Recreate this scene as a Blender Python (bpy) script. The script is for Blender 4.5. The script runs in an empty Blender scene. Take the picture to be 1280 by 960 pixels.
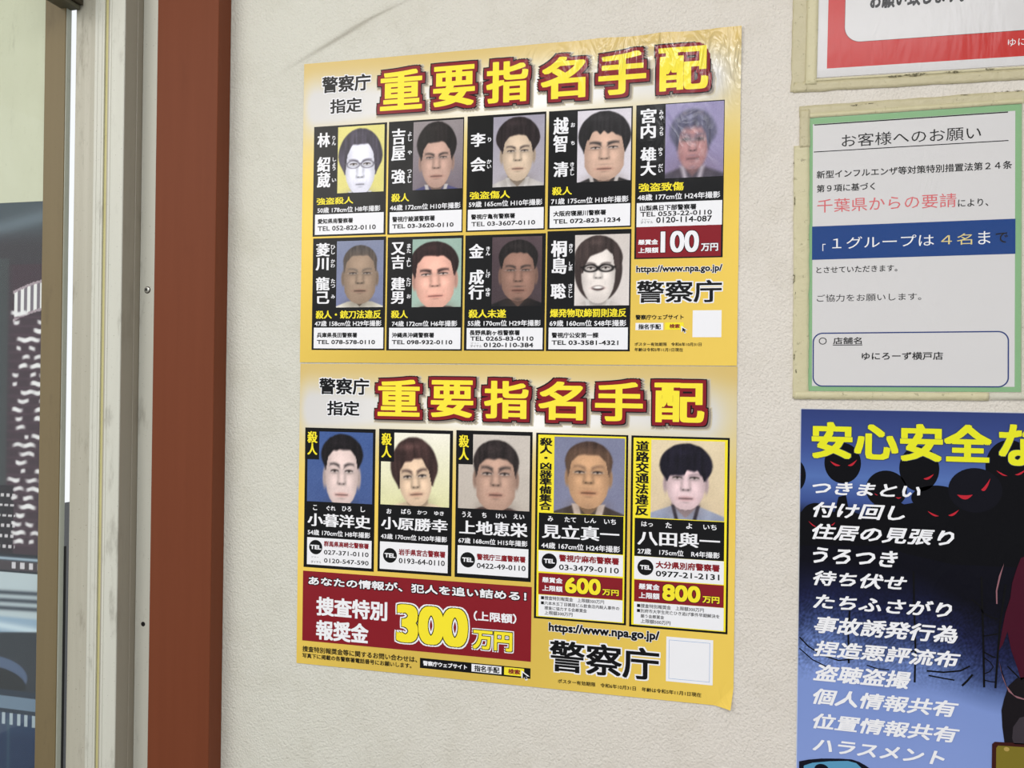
import bpy, math, random
import numpy as np
from mathutils import Matrix, Vector
SC = bpy.context.scene
COL = SC.collection

# ------------------------------------------------------------------ camera, world, lights, exposure
# wall frame: x to the right along the wall, y out of the room (camera side is negative), z up; posters' seam near z = 1.56
Z0 = 1.2                                     # height of the lower edge of the lower poster above the floor
RC = [[0.9713443102422574, -0.013396788925439032, 0.23729887696000715],
      [0.012527565564446386, 0.9999081582496026, 0.005170606049220252],
      [-0.2373463525336378, -0.002049661526928303, 0.9714229294321826]]
cam = bpy.data.cameras.new('camera'); co = bpy.data.objects.new('camera', cam); COL.objects.link(co)
def w3(r): return Vector((r[0], r[2], -r[1]))
rx, dn, fw = w3(RC[0]), w3(RC[1]), w3(RC[2])
M = Matrix.Identity(4)
for i in range(3):
    M[i][0], M[i][1], M[i][2] = rx[i], -dn[i], -fw[i]
M.translation = Vector((0.48985, -0.91459, Z0 + 0.34025))
co.matrix_world = M
cam.sensor_fit = 'HORIZONTAL'; cam.sensor_width = 36; cam.lens = 1030 / 1280 * 36
cam.clip_start = 0.02
SC.camera = co

def lin(c):
    c = np.asarray(c, float) / 255.0
    return np.where(c <= 0.04045, c / 12.92, ((c + 0.055) / 1.055) ** 2.4)

wd = bpy.data.worlds.new('daylight'); SC.world = wd; wd.use_nodes = True
bg = wd.node_tree.nodes['Background']; bg.inputs[0].default_value = (0.94, 0.97, 1.0, 1); bg.inputs[1].default_value = .95

def area(name, loc, rot, sx, sy, power, col):
    l = bpy.data.lights.new(name, 'AREA'); l.shape = 'RECTANGLE'; l.size = sx; l.size_y = sy; l.energy = power; l.color = col
    o = bpy.data.objects.new(name, l); o.location = loc; o.rotation_euler = rot; COL.objects.link(o); return o
area('ceiling_light', (0.62, -1.75, 2.62), (0, 0, 0), 1.2, 0.12, 17, (0.95, 0.96, 1.0))
area('ceiling_light', (0.3, -1.2, 2.66), (0, 0, 0), 2.2, 0.25, 12, (1.0, 0.97, 0.92))
area('room_light', (-0.9, -1.5, 2.3), (math.radians(55), 0, math.radians(-34)), 0.9, 0.6, 9, (1.0, 0.96, 0.90))

SC.view_settings.view_transform = 'Standard'; SC.view_settings.look = 'None'
SC.view_settings.gamma = 1; SC.view_settings.use_curve_mapping = False
SC.view_settings.exposure = 0.1

# ------------------------------------------------------------------ materials
MC = {}
def nt(name):
    m = bpy.data.materials.new(name); m.use_nodes = True
    return m, m.node_tree, m.node_tree.nodes['Principled BSDF']
def mth(t, op, a, b=None, c=None):
    n = t.nodes.new('ShaderNodeMath'); n.operation = op
    for i, v in enumerate((a, b, c)):
        if v is None: continue
        if isinstance(v, (int, float)): n.inputs[i].default_value = v
        else: t.links.new(v, n.inputs[i])
    return n.outputs[0]
def coord(t, scale=(1, 1, 1), rot=(0, 0, 0), loc=(0, 0, 0), kind='Object'):
    tc = t.nodes.new('ShaderNodeTexCoord'); mp = t.nodes.new('ShaderNodeMapping')
    mp.inputs['Scale'].default_value = scale; mp.inputs['Rotation'].default_value = rot; mp.inputs['Location'].default_value = loc
    t.links.new(tc.outputs[kind], mp.inputs[0]); return mp.outputs[0]
def noise(t, vec, scale, detail=3, rough=.5, dist=0):
    n = t.nodes.new('ShaderNodeTexNoise'); n.inputs['Scale'].default_value = scale; n.inputs['Detail'].default_value = detail
    n.inputs['Roughness'].default_value = rough; n.inputs['Distortion'].default_value = dist
    t.links.new(vec, n.inputs['Vector']); return n.outputs['Fac']
def ramp(t, fac, stops):
    n = t.nodes.new('ShaderNodeValToRGB'); e = n.color_ramp.elements
    while len(e) < len(stops): e.new(0.5)
    for k, (p, c) in zip(e, stops):
        k.position = p; k.color = (*c, 1) if len(c) == 3 else c
    t.links.new(fac, n.inputs[0]); return n.outputs[0]
def bump(t, h, strength, dist, b, prev=None):
    n = t.nodes.new('ShaderNodeBump'); n.inputs['Strength'].default_value = strength; n.inputs['Distance'].default_value = dist
    t.links.new(h, n.inputs['Height'])
    if prev is not None: t.links.new(prev, n.inputs['Normal'])
    if b is not None: t.links.new(n.outputs[0], b.inputs['Normal'])
    return n.outputs[0]
def maprange(t, v, a, b, c=0., d=1.):
    n = t.nodes.new('ShaderNodeMapRange'); n.interpolation_type = 'SMOOTHSTEP'
    for i, x in enumerate((a, b, c, d)): n.inputs[1 + i].default_value = x
    t.links.new(v, n.inputs[0]); return n.outputs[0]
def mixc(t, fac, a, b, mode='MIX'):
    n = t.nodes.new('ShaderNodeMix'); n.data_type = 'RGBA'; n.blend_type = mode
    if isinstance(fac, (int, float)): n.inputs[0].default_value = fac
    else: t.links.new(fac, n.inputs[0])
    for i, v in ((6, a), (7, b)):
        if isinstance(v, tuple): n.inputs[i].default_value = (*v[:3], 1)
        else: t.links.new(v, n.inputs[i])
    return n.outputs[2]
def spot(t, cx, cz, sx, sz, rot=0.0):
    """soft elliptical mask around (cx, cz) of the object's own x-z plane"""
    tc = t.nodes.new('ShaderNodeTexCoord'); s = t.nodes.new('ShaderNodeSeparateXYZ'); t.links.new(tc.outputs['Object'], s.inputs[0])
    dx = mth(t, 'SUBTRACT', s.outputs[0], cx); dz = mth(t, 'SUBTRACT', s.outputs[2], cz)
    ca, sa = math.cos(rot), math.sin(rot)
    u = mth(t, 'DIVIDE', mth(t, 'ADD', mth(t, 'MULTIPLY', dx, ca), mth(t, 'MULTIPLY', dz, sa)), sx)
    v = mth(t, 'DIVIDE', mth(t, 'SUBTRACT', mth(t, 'MULTIPLY', dz, ca), mth(t, 'MULTIPLY', dx, sa)), sz)
    r = mth(t, 'ADD', mth(t, 'MULTIPLY', u, u), mth(t, 'MULTIPLY', v, v))
    return mth(t, 'POWER', 2.718, mth(t, 'MULTIPLY', r, -1.0))

PAPER = {   # surface relief of each sheet: (crumple mask list, crumple depth, gloss roughness)
    'upper': dict(m=[(0.50, 0.335, .045, .045), (0.40, 0.345, .10, .022), (0.458, 0.245, .036, .045, .32)], d=.0034, r=.27, s=.2),
    'lower': dict(m=[(0.50, 0.01, .02, .02)], d=.0008, r=.34, s=.16),
    'green': dict(m=[(0.12, 0.15, .02, .12)], d=.0003, r=.35, s=.15),
    'red':   dict(m=[(0.14, 0.03, .2, .05)], d=.0004, r=.35, s=.15),
    'blue':  dict(m=[(0.1, 0.3, .1, .1)], d=.0003, r=.38, s=.09)}
def sheet_relief(t, b, kind):
    P = PAPER[kind]; v = coord(t)
    n1 = noise(t, v, 14, 2, .5)
    base = bump(t, n1, .25, .004, None)
    m = None
    for cx, cz, sx, sz, *wt in P['m']:
        s = spot(t, cx, cz, sx, sz)
        if wt: s = mth(t, 'MULTIPLY', s, wt[0])
        m = s if m is None else mth(t, 'MAXIMUM', m, s)
    w = coord(t, (1, 1, .45), (0, math.radians(-18), 0))
    k = t.nodes.new('ShaderNodeTexNoise'); k.inputs['Scale'].default_value = 38; k.inputs['Detail'].default_value = 2.5
    k.inputs['Distortion'].default_value = 1.2
    t.links.new(w, k.inputs['Vector'])
    ridge = mth(t, 'SUBTRACT', 1.0, mth(t, 'ABSOLUTE', mth(t, 'MULTIPLY', mth(t, 'SUBTRACT', k.outputs['Fac'], .5), 5)))
    h = mth(t, 'MULTIPLY', ridge, m)
    bump(t, h, .9, P['d'], b, base)
    if kind == 'upper':                       # the lifted film in the corner is glossier than the flat sheet
        t.links.new(mth(t, 'MULTIPLY_ADD', m, -.12, P['r']), b.inputs['Roughness']); t.links.new(mth(t, 'MULTIPLY_ADD', m, .55, P['s']), b.inputs['Specular IOR Level']); return
    b.inputs['Roughness'].default_value = P['r']; b.inputs['Specular IOR Level'].default_value = P['s']
INK = {'ink_black': (13, 13, 15), 'ink_white': (236, 236, 240), 'ink_yellow': (243, 226, 50), 'title_yellow': (246, 228, 62),
       'ink_dark_red': (132, 26, 36), 'paper_white': (212, 210, 213), 'ink_soft_red': (214, 104, 110), 'ink_blue': (18, 62, 130),
       'ink_straw': (222, 205, 140), 'ink_navy': (38, 58, 120), 'ink_red': (192, 46, 42), 'ink_pale_blue': (120, 160, 210),
       'poster_yellow': (226, 226, 40), 'ink_slate': (70, 80, 90), 'shadow_black': (9, 9, 14), 'shadow_black_lit': (15, 15, 24), 'ink_eye_red': (186, 38, 52),
       'hair_maroon': (66, 16, 34), 'hair_pink': (140, 98, 106), 'coat_black': (24, 20, 24), 'coat_grey': (58, 52, 58),
       'plate_edge': (60, 26, 24), 'plate_brass': (122, 110, 40), 'plate_rivet': (176, 150, 84), 'car_black': (18, 20, 32),
       'car_cyan': (88, 150, 186), 'ink_shade_a': (206, 196, 170), 'ink_shade_b': (176, 166, 148), 'ink_shade_c': (140, 130, 120),
       'paper_back': (222, 218, 206), 'green_print': (134, 177, 132), 'print_dark': (30, 30, 34)}
def ink(c, kind):
    k = (c, kind)
    if k not in MC:
        m, t, b = nt(c + '_' + kind + '_sheet')
        b.inputs['Base Color'].default_value = (*lin(INK[c]), 1)
        sheet_relief(t, b, kind); MC[k] = m
    return MC[k]
def printed(kind):
    k = ('vc', kind)
    if k not in MC:
        m, t, b = nt('printed_colour_' + kind + '_sheet')
        a = t.nodes.new('ShaderNodeVertexColor'); a.layer_name = 'print'
        t.links.new(a.outputs[0], b.inputs['Base Color'])
        sheet_relief(t, b, kind); MC[k] = m
    return MC[k]

# ------------------------------------------------------------------ mesh helpers
def mesh_obj(name, V, Fs, mats, parent=None, mi=None, smooth=False, cols=None):
    me = bpy.data.meshes.new(name)
    V = np.asarray(V, float)
    me.from_pydata(V.tolist(), [], [list(map(int, f)) for f in Fs] if not isinstance(Fs, np.ndarray) else Fs.tolist())
    for m in mats: me.materials.append(m)
    if mi is not None: me.polygons.foreach_set('material_index', np.asarray(mi, np.int32))
    if cols is not None:
        a = me.color_attributes.new('print', 'FLOAT_COLOR', 'POINT')
        c = np.c_[cols, np.ones(len(cols))].astype(np.float32); a.data.foreach_set('color', c.ravel())
    if smooth: me.polygons.foreach_set('use_smooth', np.ones(len(me.polygons), bool))
    me.update()
    o = bpy.data.objects.new(name, me); COL.objects.link(o)
    if parent is not None: o.parent = parent
    return o
def empty(name, loc, rot=(0, 0, 0), label=None, cat=None, group=None, kind=None):
    o = bpy.data.objects.new(name, None); COL.objects.link(o); o.location = loc; o.rotation_euler = rot; o.empty_display_size = .05
    tag(o, label, cat, group, kind); return o
def tag(o, label=None, cat=None, group=None, kind=None):
    if label: o['label'] = label
    if cat: o['category'] = cat
    if group: o['group'] = group
    if kind: o['kind'] = kind
    return o

_TX = {}
def glyphs(txt, vert):
    """triangles of a string set in Blender's own font, scaled to the unit box; also its height in ems"""
    k = (txt, vert)
    if k in _TX: return _TX[k]
    c = bpy.data.curves.new('t', 'FONT'); c.body = '\n'.join(txt) if vert else txt; c.resolution_u = 5 if len(txt) < 4 else 2
    if vert: c.space_line = .98; c.align_x = 'CENTER'
    o = bpy.data.objects.new('t', c); COL.objects.link(o)
    me = o.to_mesh(); n = len(me.vertices)
    V = np.zeros(n * 3, np.float32); me.vertices.foreach_get('co', V); V = V.reshape(-1, 3)[:, :2].astype(float)
    me.calc_loop_triangles(); T = np.zeros(len(me.loop_triangles) * 3, np.int32); me.loop_triangles.foreach_get('vertices', T)
    o.to_mesh_clear(); bpy.data.objects.remove(o); bpy.data.curves.remove(c)
    T = T.reshape(-1, 3)
    a, b, c_ = V[T[:, 0]], V[T[:, 1]], V[T[:, 2]]
    area2 = (b[:, 0]-a[:, 0])*(c_[:, 1]-a[:, 1]) - (b[:, 1]-a[:, 1])*(c_[:, 0]-a[:, 0])
    T[area2 < 0] = T[area2 < 0][:, ::-1]
    T = T[np.abs(area2) > 1e-9]
    _TX[k] = (V, T); return _TX[k]

class Soup:
    """collects flat printed shapes of one sheet part: V (mm, mm, mm above the sheet), faces, inks"""
    def __init__(s): s.V = []; s.F = []; s.M = []; s.n = 0; s.inks = []
    def mat(s, c):
        if c not in s.inks: s.inks.append(c)
        return s.inks.index(c)
    def add(s, V, F, c, z):
        V = np.asarray(V, float); s.V.append(np.c_[V, np.full(len(V), float(z)) if np.isscalar(z) else z])
        s.F += [[i + s.n for i in f] for f in F]; s.M += [s.mat(c)] * len(F); s.n += len(V)
    def rect(s, b, c, z, cell=14):
        x0, y0, x1, y1 = b; nx = max(1, int((x1 - x0) / cell)); ny = max(1, int((y1 - y0) / cell))
        X, Y = np.meshgrid(np.linspace(x0, x1, nx + 1), np.linspace(y0, y1, ny + 1))
        F = [[j*(nx+1)+i, j*(nx+1)+i+1, (j+1)*(nx+1)+i+1, (j+1)*(nx+1)+i] for j in range(ny) for i in range(nx)]
        s.add(np.c_[X.ravel(), Y.ravel()], F, c, z)
    def text(s, txt, c, b, z, w, wx=None, vert=0, ital=0, ol=(), shadow=0):
        V, T = glyphs(txt, vert)
        V = V.copy()
        if ital: V[:, 0] += V[:, 1] * ital
        x0, y0, x1, y1 = b
        lo, hi = V.min(0), V.max(0); sp = hi - lo
        em = min((x1 - x0) / max(sp[0], .1), (y1 - y0) / max(sp[1], .1)) if vert == 0 else (x1 - x0) / max(sp[0], .1)
        cj = sum(ord(q) > 0x3000 for q in txt) / len(txt)
        if not vert and len(txt) > 3 and not ital and y1 - y0 < 7.5:                       # long lines keep the type's own height
            nat = (x1 - x0) / sp[0] * sp[1]
            nat *= 1.0 if cj > .7 or txt[0] == 'h' else (.95 if cj > 0 else .72)
            if y1 - y0 < nat: m = (y0 + y1) / 2; y0, y1 = m - nat * .5, m + nat * .5; em = (x1 - x0) / sp[0]
        r = max(w, 0) * em; rxx = (wx if wx is not None else max(w, 0)) * em
        sx = (x1 - x0 - 2 * rxx) / max(sp[0], 1e-6); sy = (y1 - y0 - 2 * r) / max(sp[1], 1e-6)
        if sp[1] < .25 and not vert: sy = sx                           # a lone dash keeps its own thickness
        P = (V - lo) * [sx, sy] + [x0 + rxx, y0 + r]
        def ring(ra, rb, n):
            o = []
            for i in range(n):
                a = 2 * math.pi * (i + .5 * (n == 4)) / n; k = 1 / max(abs(math.cos(a)), abs(math.sin(a))); k = 1 + (k - 1) * .85
                o.append((ra * k * math.cos(a), rb * k * math.sin(a)))
            return o
        zz = z * LAYER
        def put(offs, col, zl):
            for i, (dx, dy) in enumerate(offs): s.add(P + [dx, dy], T.tolist(), col, zl + i * .0018)
        n = 8 if max(r, rxx) > .25 else 4
        put([(0, 0)] + (ring(rxx, r, n) if (r > 0 or rxx > 0) else []), c, zz)
        for k, (oc, orad) in enumerate(ol):
            nn = 16 if orad > 2 else 8
            put(ring(rxx + orad, r + orad, nn) + (ring(rxx + orad * .5, r + orad * .5, 8) if orad > 1 else []), oc, zz - (k + 1) * LAYER * .7)
        if shadow:
            R0 = ol[-1][1]
            for k, (oc, q) in enumerate((('ink_shade_c', .2), ('ink_shade_b', 1.1), ('ink_shade_a', 2.0))):
                put([(dx + 1.8, dy - 1.6) for dx, dy in ring(rxx + R0 + q, r + R0 + q, 16)], oc, zz - (len(ol) + 1 + k) * LAYER * .7)
    def build(s, name, kind, parent, warp):
        V = np.concatenate(s.V); u, v = V[:, 0], V[:, 1]
        h = V[:, 2] + SHEET + warp(u, v)
        W = np.c_[u, -h, v] / 1000.0
        return mesh_obj(name, W, s.F, [ink(c, kind) for c in s.inks], parent, s.M)
LAYER = .075; SHEET = .28

# ------------------------------------------------------------------ the printed sheets: data in millimetres of each sheet
DATA = [
('upper', 0.18, 365.34, -0.00108, 513.88, 363.42, [
  ('T', 'agency_lettering', '警察庁', 'ink_black', [24.26, 325.81, 87.39, 345.67], 3, 0.022, {'wx': 0.028, 'ol': [('ink_white', 1.1)]}),
  ('T', 'agency_lettering#2', '指定', 'ink_black', [35.16, 300.3, 76.92, 317.95], 3, 0.022, {'wx': 0.028, 'ol': [('ink_white', 1.1)]}),
  ('T', 'title_lettering', '重', 'title_yellow', [100.0, 299.4, 152.91, 346.7], 6, 0.02, {'wx': 0.036, 'ol': [('ink_dark_red', 3.7), ('ink_black', 4.9)], 'shadow': 1}),
  ('T', 'title_lettering', '要', 'title_yellow', [166.46, 299.4, 217.33, 346.7], 6, 0.02, {'wx': 0.036, 'ol': [('ink_dark_red', 3.7), ('ink_black', 4.9)], 'shadow': 1}),
  ('T', 'title_lettering', '指', 'title_yellow', [230.9, 299.4, 280.48, 346.7], 6, 0.02, {'wx': 0.036, 'ol': [('ink_dark_red', 3.7), ('ink_black', 4.9)], 'shadow': 1}),
  ('T', 'title_lettering', '名', 'title_yellow', [294.97, 299.4, 346.18, 346.7], 6, 0.02, {'wx': 0.036, 'ol': [('ink_dark_red', 3.7), ('ink_black', 4.9)], 'shadow': 1}),
  ('T', 'title_lettering', '手', 'title_yellow', [360.57, 299.4, 413.4, 346.7], 6, 0.02, {'wx': 0.036, 'ol': [('ink_dark_red', 3.7), ('ink_black', 4.9)], 'shadow': 1}),
  ('T', 'title_lettering', '配', 'title_yellow', [426.51, 299.4, 479.99, 346.7], 6, 0.02, {'wx': 0.036, 'ol': [('ink_dark_red', 3.7), ('ink_black', 4.9)], 'shadow': 1}),
  ('R', 'p0', 'ink_black', [14.59, 152.36, 109.35, 285.82], 1),
  ('R', 'p1', 'ink_black', [111.63, 152.07, 204.93, 285.95], 1),
  ('R', 'p2', 'ink_black', [208.94, 152.24, 302.0, 286.22], 1),
  ('R', 'p3', 'ink_black', [305.04, 152.26, 399.33, 285.87], 1),
  ('R', 'p4', 'ink_black', [403.06, 116.6, 497.57, 286.15], 1),
  ('R', 'p5', 'ink_black', [15.47, 15.03, 110.36, 150.26], 1),
  ('R', 'p6', 'ink_black', [112.41, 14.77, 206.28, 148.79], 1),
  ('R', 'p7', 'ink_black', [208.53, 14.94, 303.46, 148.34], 1),
  ('R', 'p8', 'ink_black', [305.21, 14.91, 399.68, 150.27], 1),
  ('P', 'p0/portrait_photo', 0, [46.33, 203.85, 106.15, 283.51]),
  ('P', 'p1/portrait_photo', 1, [142.69, 203.41, 203.82, 283.64]),
  ('P', 'p2/portrait_photo', 2, [240.17, 202.65, 300.25, 283.23]),
  ('P', 'p3/portrait_photo', 3, [337.99, 203.92, 397.78, 283.78]),
  ('P', 'p4/portrait_photo', 4, [435.06, 204.06, 496.83, 285.08]),
  ('P', 'p5/portrait_photo', 5, [47.03, 66.31, 107.4, 146.04]),
  ('P', 'p6/portrait_photo', 6, [143.75, 65.77, 204.06, 145.5]),
  ('P', 'p7/portrait_photo', 7, [240.91, 65.85, 299.37, 145.27]),
  ('P', 'p8/portrait_photo', 8, [337.01, 65.84, 397.94, 144.96]),
  ('T', 'p0/name_lettering', '林', 'ink_white', [19.04, 260.48, 36.09, 278.02], 3, 0.014, {'wx': 0.034, 'vert': 1}),
  ('T', 'p0/name_lettering', '紹葳', 'ink_white', [19.38, 211.59, 37.15, 248.95], 3, 0.014, {'wx': 0.034, 'vert': 1}),
  ('T', 'p0/reading_lettering', 'りん', 'ink_white', [38.33, 262.27, 43.72, 273.61], 3, 0.02, {'vert': 1}),
  ('T', 'p0/reading_lettering', 'しょう', 'ink_white', [39.36, 231.8, 44.33, 247.5], 3, 0.02, {'vert': 1}),
  ('T', 'p0/reading_lettering', 'い', 'ink_white', [39.18, 217.88, 44.73, 222.1], 3, 0.02, {'vert': 1}),
  ('T', 'p0/offence_lettering', '強盗殺人', 'ink_yellow', [19.24, 190.74, 67.4, 199.24], 3, 0.014, {'wx': 0.032}),
  ('T', 'p0/detail_lettering', '50歳 178cm位 H8年撮影', 'ink_white', [20.6, 181.56, 102.48, 186.76], 3, 0.016, {}),
  ('R', 'p0/contact_box', 'ink_white', [17.55, 154.61, 106.77, 179.1], 2),
  ('T', 'p0/contact_lettering', '愛知県南警察署', 'ink_black', [21.24, 167.67, 67.45, 173.86], 3, 0.03, {}),
  ('T', 'p0/contact_lettering', 'TEL 052-822-0110', 'ink_black', [21.34, 159.06, 96.93, 164.75], 3, 0.02, {}),
  ('T', 'p1/name_lettering', '吉屋', 'ink_white', [115.2, 239.28, 132.95, 277.27], 3, 0.014, {'wx': 0.034, 'vert': 1}),
  ('T', 'p1/name_lettering', '強', 'ink_white', [115.81, 212.02, 133.29, 229.07], 3, 0.014, {'wx': 0.034, 'vert': 1}),
  ('T', 'p1/reading_lettering', 'よし', 'ink_white', [135.74, 261.75, 140.91, 272.83], 3, 0.02, {'vert': 1}),
  ('T', 'p1/reading_lettering', 'や', 'ink_white', [135.78, 245.78, 141.11, 250.81], 3, 0.02, {'vert': 1}),
  ('T', 'p1/reading_lettering', 'つよし', 'ink_white', [135.61, 212.55, 141.07, 228.13], 3, 0.02, {'vert': 1}),
  ('T', 'p1/offence_lettering', '殺人', 'ink_yellow', [116.16, 190.61, 138.61, 200.39], 3, 0.014, {'wx': 0.032}),
  ('T', 'p1/detail_lettering', '46歳 172cm位 H10年撮影', 'ink_white', [114.72, 180.91, 202.11, 186.76], 3, 0.016, {}),
  ('R', 'p1/contact_box', 'ink_white', [114.35, 153.81, 203.58, 178.52], 2),
  ('T', 'p1/contact_lettering', '警視庁綾瀬警察署', 'ink_black', [117.66, 166.62, 170.95, 173.19], 3, 0.03, {}),
  ('T', 'p1/contact_lettering', 'TEL 03-3620-0110', 'ink_black', [117.77, 159.02, 193.93, 164.06], 3, 0.02, {}),
  ('T', 'p2/name_lettering', '李', 'ink_white', [213.18, 250.44, 230.99, 266.24], 3, 0.014, {'wx': 0.034, 'vert': 1}),
  ('T', 'p2/name_lettering', '会', 'ink_white', [213.33, 221.67, 231.81, 238.24], 3, 0.014, {'wx': 0.034, 'vert': 1}),
  ('T', 'p2/reading_lettering', 'り', 'ink_white', [233.7, 255.35, 237.7, 260.42], 3, 0.02, {'vert': 1}),
  ('T', 'p2/reading_lettering', 'かい', 'ink_white', [232.94, 224.72, 238.55, 235.13], 3, 0.02, {'vert': 1}),
  ('T', 'p2/offence_lettering', '強盗傷人', 'ink_yellow', [212.97, 189.64, 260.96, 198.56], 3, 0.014, {'wx': 0.032}),
  ('T', 'p2/detail_lettering', '59歳 165cm位 H10年撮影', 'ink_white', [212.02, 181.9, 298.84, 186.06], 3, 0.016, {}),
  ('R', 'p2/contact_box', 'ink_white', [211.02, 153.95, 300.5, 178.03], 2),
  ('T', 'p2/contact_lettering', '警視庁亀有警察署', 'ink_black', [214.86, 166.74, 267.31, 172.16], 3, 0.03, {}),
  ('T', 'p2/contact_lettering', 'TEL 03-3607-0110', 'ink_black', [215.41, 158.43, 290.86, 163.64], 3, 0.02, {}),
  ('T', 'p3/name_lettering', '越智', 'ink_white', [310.21, 239.04, 327.76, 278.29], 3, 0.014, {'wx': 0.034, 'vert': 1}),
  ('T', 'p3/name_lettering', '清', 'ink_white', [310.9, 211.15, 328.15, 228.11], 3, 0.014, {'wx': 0.034, 'vert': 1}),
  ('T', 'p3/reading_lettering', 'お', 'ink_white', [330.24, 266.46, 335.11, 271.49], 3, 0.02, {'vert': 1}),
  ('T', 'p3/reading_lettering', 'ち', 'ink_white', [330.53, 246.49, 334.97, 250.86], 3, 0.02, {'vert': 1}),
  ('T', 'p3/reading_lettering', 'きよし', 'ink_white', [330.02, 212.29, 334.82, 226.96], 3, 0.02, {'vert': 1}),
  ('T', 'p3/offence_lettering', '殺人', 'ink_yellow', [309.81, 190.73, 332.62, 199.95], 3, 0.014, {'wx': 0.032}),
  ('T', 'p3/detail_lettering', '71歳 175cm位 H18年撮影', 'ink_white', [308.94, 181.03, 395.88, 186.49], 3, 0.016, {}),
  ('R', 'p3/contact_box', 'ink_white', [307.57, 153.93, 397.89, 178.66], 2),
  ('T', 'p3/contact_lettering', '大阪府寝屋川警察署', 'ink_black', [311.66, 166.65, 371.23, 172.69], 3, 0.03, {}),
  ('T', 'p3/contact_lettering', 'TEL 072-823-1234', 'ink_black', [311.8, 158.75, 387.47, 163.14], 3, 0.02, {}),
  ('T', 'p4/name_lettering', '宮内', 'ink_white', [407.95, 249.07, 425.04, 281.79], 3, 0.014, {'wx': 0.034, 'vert': 1}),
  ('T', 'p4/name_lettering', '雄大', 'ink_white', [408.16, 208.12, 425.64, 239.29], 3, 0.014, {'wx': 0.034, 'vert': 1}),
  ('T', 'p4/reading_lettering', 'みや', 'ink_white', [427.99, 268.14, 432.73, 279.1], 3, 0.02, {'vert': 1}),
  ('T', 'p4/reading_lettering', 'うち', 'ink_white', [428.46, 251.25, 432.77, 260.96], 3, 0.02, {'vert': 1}),
  ('T', 'p4/reading_lettering', 'ゆう', 'ink_white', [427.79, 229.15, 432.3, 238.24], 3, 0.02, {'vert': 1}),
  ('T', 'p4/reading_lettering', 'だい', 'ink_white', [427.85, 211.0, 432.96, 220.31], 3, 0.02, {'vert': 1}),
  ('T', 'p4/offence_lettering', '強盗致傷', 'ink_yellow', [406.72, 190.33, 455.6, 199.87], 3, 0.014, {'wx': 0.032}),
  ('T', 'p4/detail_lettering', '48歳 177cm位 H24年撮影', 'ink_white', [405.89, 181.57, 494.09, 187.13], 3, 0.016, {}),
  ('R', 'p4/contact_box', 'ink_white', [405.01, 151.75, 496.27, 178.24], 2),
  ('T', 'p4/contact_lettering', '山梨県日下部警察署', 'ink_black', [408.48, 169.4, 469.23, 175.27], 3, 0.03, {}),
  ('T', 'p4/contact_lettering', 'TEL 0553-22-0110', 'ink_black', [409.19, 163.03, 485.67, 168.36], 3, 0.02, {}),
  ('T', 'p4/contact_lettering', 'フリー', 'ink_black', [409.7, 158.88, 419.76, 160.64], 3, 0, {}),
  ('T', 'p4/contact_lettering', 'ダイヤル', 'ink_black', [409.34, 155.95, 423.0, 157.82], 3, 0, {}),
  ('T', 'p4/contact_lettering', '0120-114-087', 'ink_black', [426.31, 155.67, 485.78, 162.09], 3, 0.02, {}),
  ('T', 'p5/name_lettering', '菱川', 'ink_white', [19.41, 111.33, 37.63, 144.37], 3, 0.014, {'wx': 0.034, 'vert': 1}),
  ('T', 'p5/name_lettering', '龍己', 'ink_white', [19.9, 71.0, 38.11, 103.23], 3, 0.014, {'wx': 0.034, 'vert': 1}),
  ('T', 'p5/reading_lettering', 'ひし', 'ink_white', [38.94, 130.64, 44.82, 141.85], 3, 0.02, {'vert': 1}),
  ('T', 'p5/reading_lettering', 'かわ', 'ink_white', [39.15, 114.5, 44.78, 124.58], 3, 0.02, {'vert': 1}),
  ('T', 'p5/reading_lettering', 'たつ', 'ink_white', [39.67, 90.17, 45.31, 100.88], 3, 0.02, {'vert': 1}),
  ('T', 'p5/reading_lettering', 'み', 'ink_white', [40.38, 77.11, 45.47, 81.6], 3, 0.02, {'vert': 1}),
  ('T', 'p5/offence_lettering', '殺人・銃刀法違反', 'ink_yellow', [20.38, 52.8, 105.24, 62.74], 3, 0.014, {'wx': 0.032}),
  ('T', 'p5/detail_lettering', '47歳 158cm位 H29年撮影', 'ink_white', [19.32, 44.28, 106.04, 49.84], 3, 0.016, {}),
  ('R', 'p5/contact_box', 'ink_white', [18.2, 16.99, 108.47, 42.05], 2),
  ('T', 'p5/contact_lettering', '兵庫県長田警察署', 'ink_black', [22.39, 30.14, 75.03, 36.02], 3, 0.03, {}),
  ('T', 'p5/contact_lettering', 'TEL 078-578-0110', 'ink_black', [22.49, 22.23, 98.15, 27.12], 3, 0.02, {}),
  ('T', 'p6/name_lettering', '又吉', 'ink_white', [116.88, 111.12, 134.56, 142.79], 3, 0.014, {'wx': 0.034, 'vert': 1}),
  ('T', 'p6/name_lettering', '建男', 'ink_white', [117.4, 69.94, 135.08, 101.46], 3, 0.014, {'wx': 0.034, 'vert': 1}),
  ('T', 'p6/reading_lettering', 'また', 'ink_white', [136.49, 129.78, 141.89, 140.73], 3, 0.02, {'vert': 1}),
  ('T', 'p6/reading_lettering', 'よし', 'ink_white', [136.47, 113.56, 142.1, 124.07], 3, 0.02, {'vert': 1}),
  ('T', 'p6/reading_lettering', 'たけ', 'ink_white', [136.76, 90.2, 142.39, 100.68], 3, 0.02, {'vert': 1}),
  ('T', 'p6/reading_lettering', 'お', 'ink_white', [137.47, 76.35, 142.57, 81.18], 3, 0.02, {'vert': 1}),
  ('T', 'p6/offence_lettering', '殺人', 'ink_yellow', [117.89, 53.0, 139.2, 62.29], 3, 0.014, {'wx': 0.032}),
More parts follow.
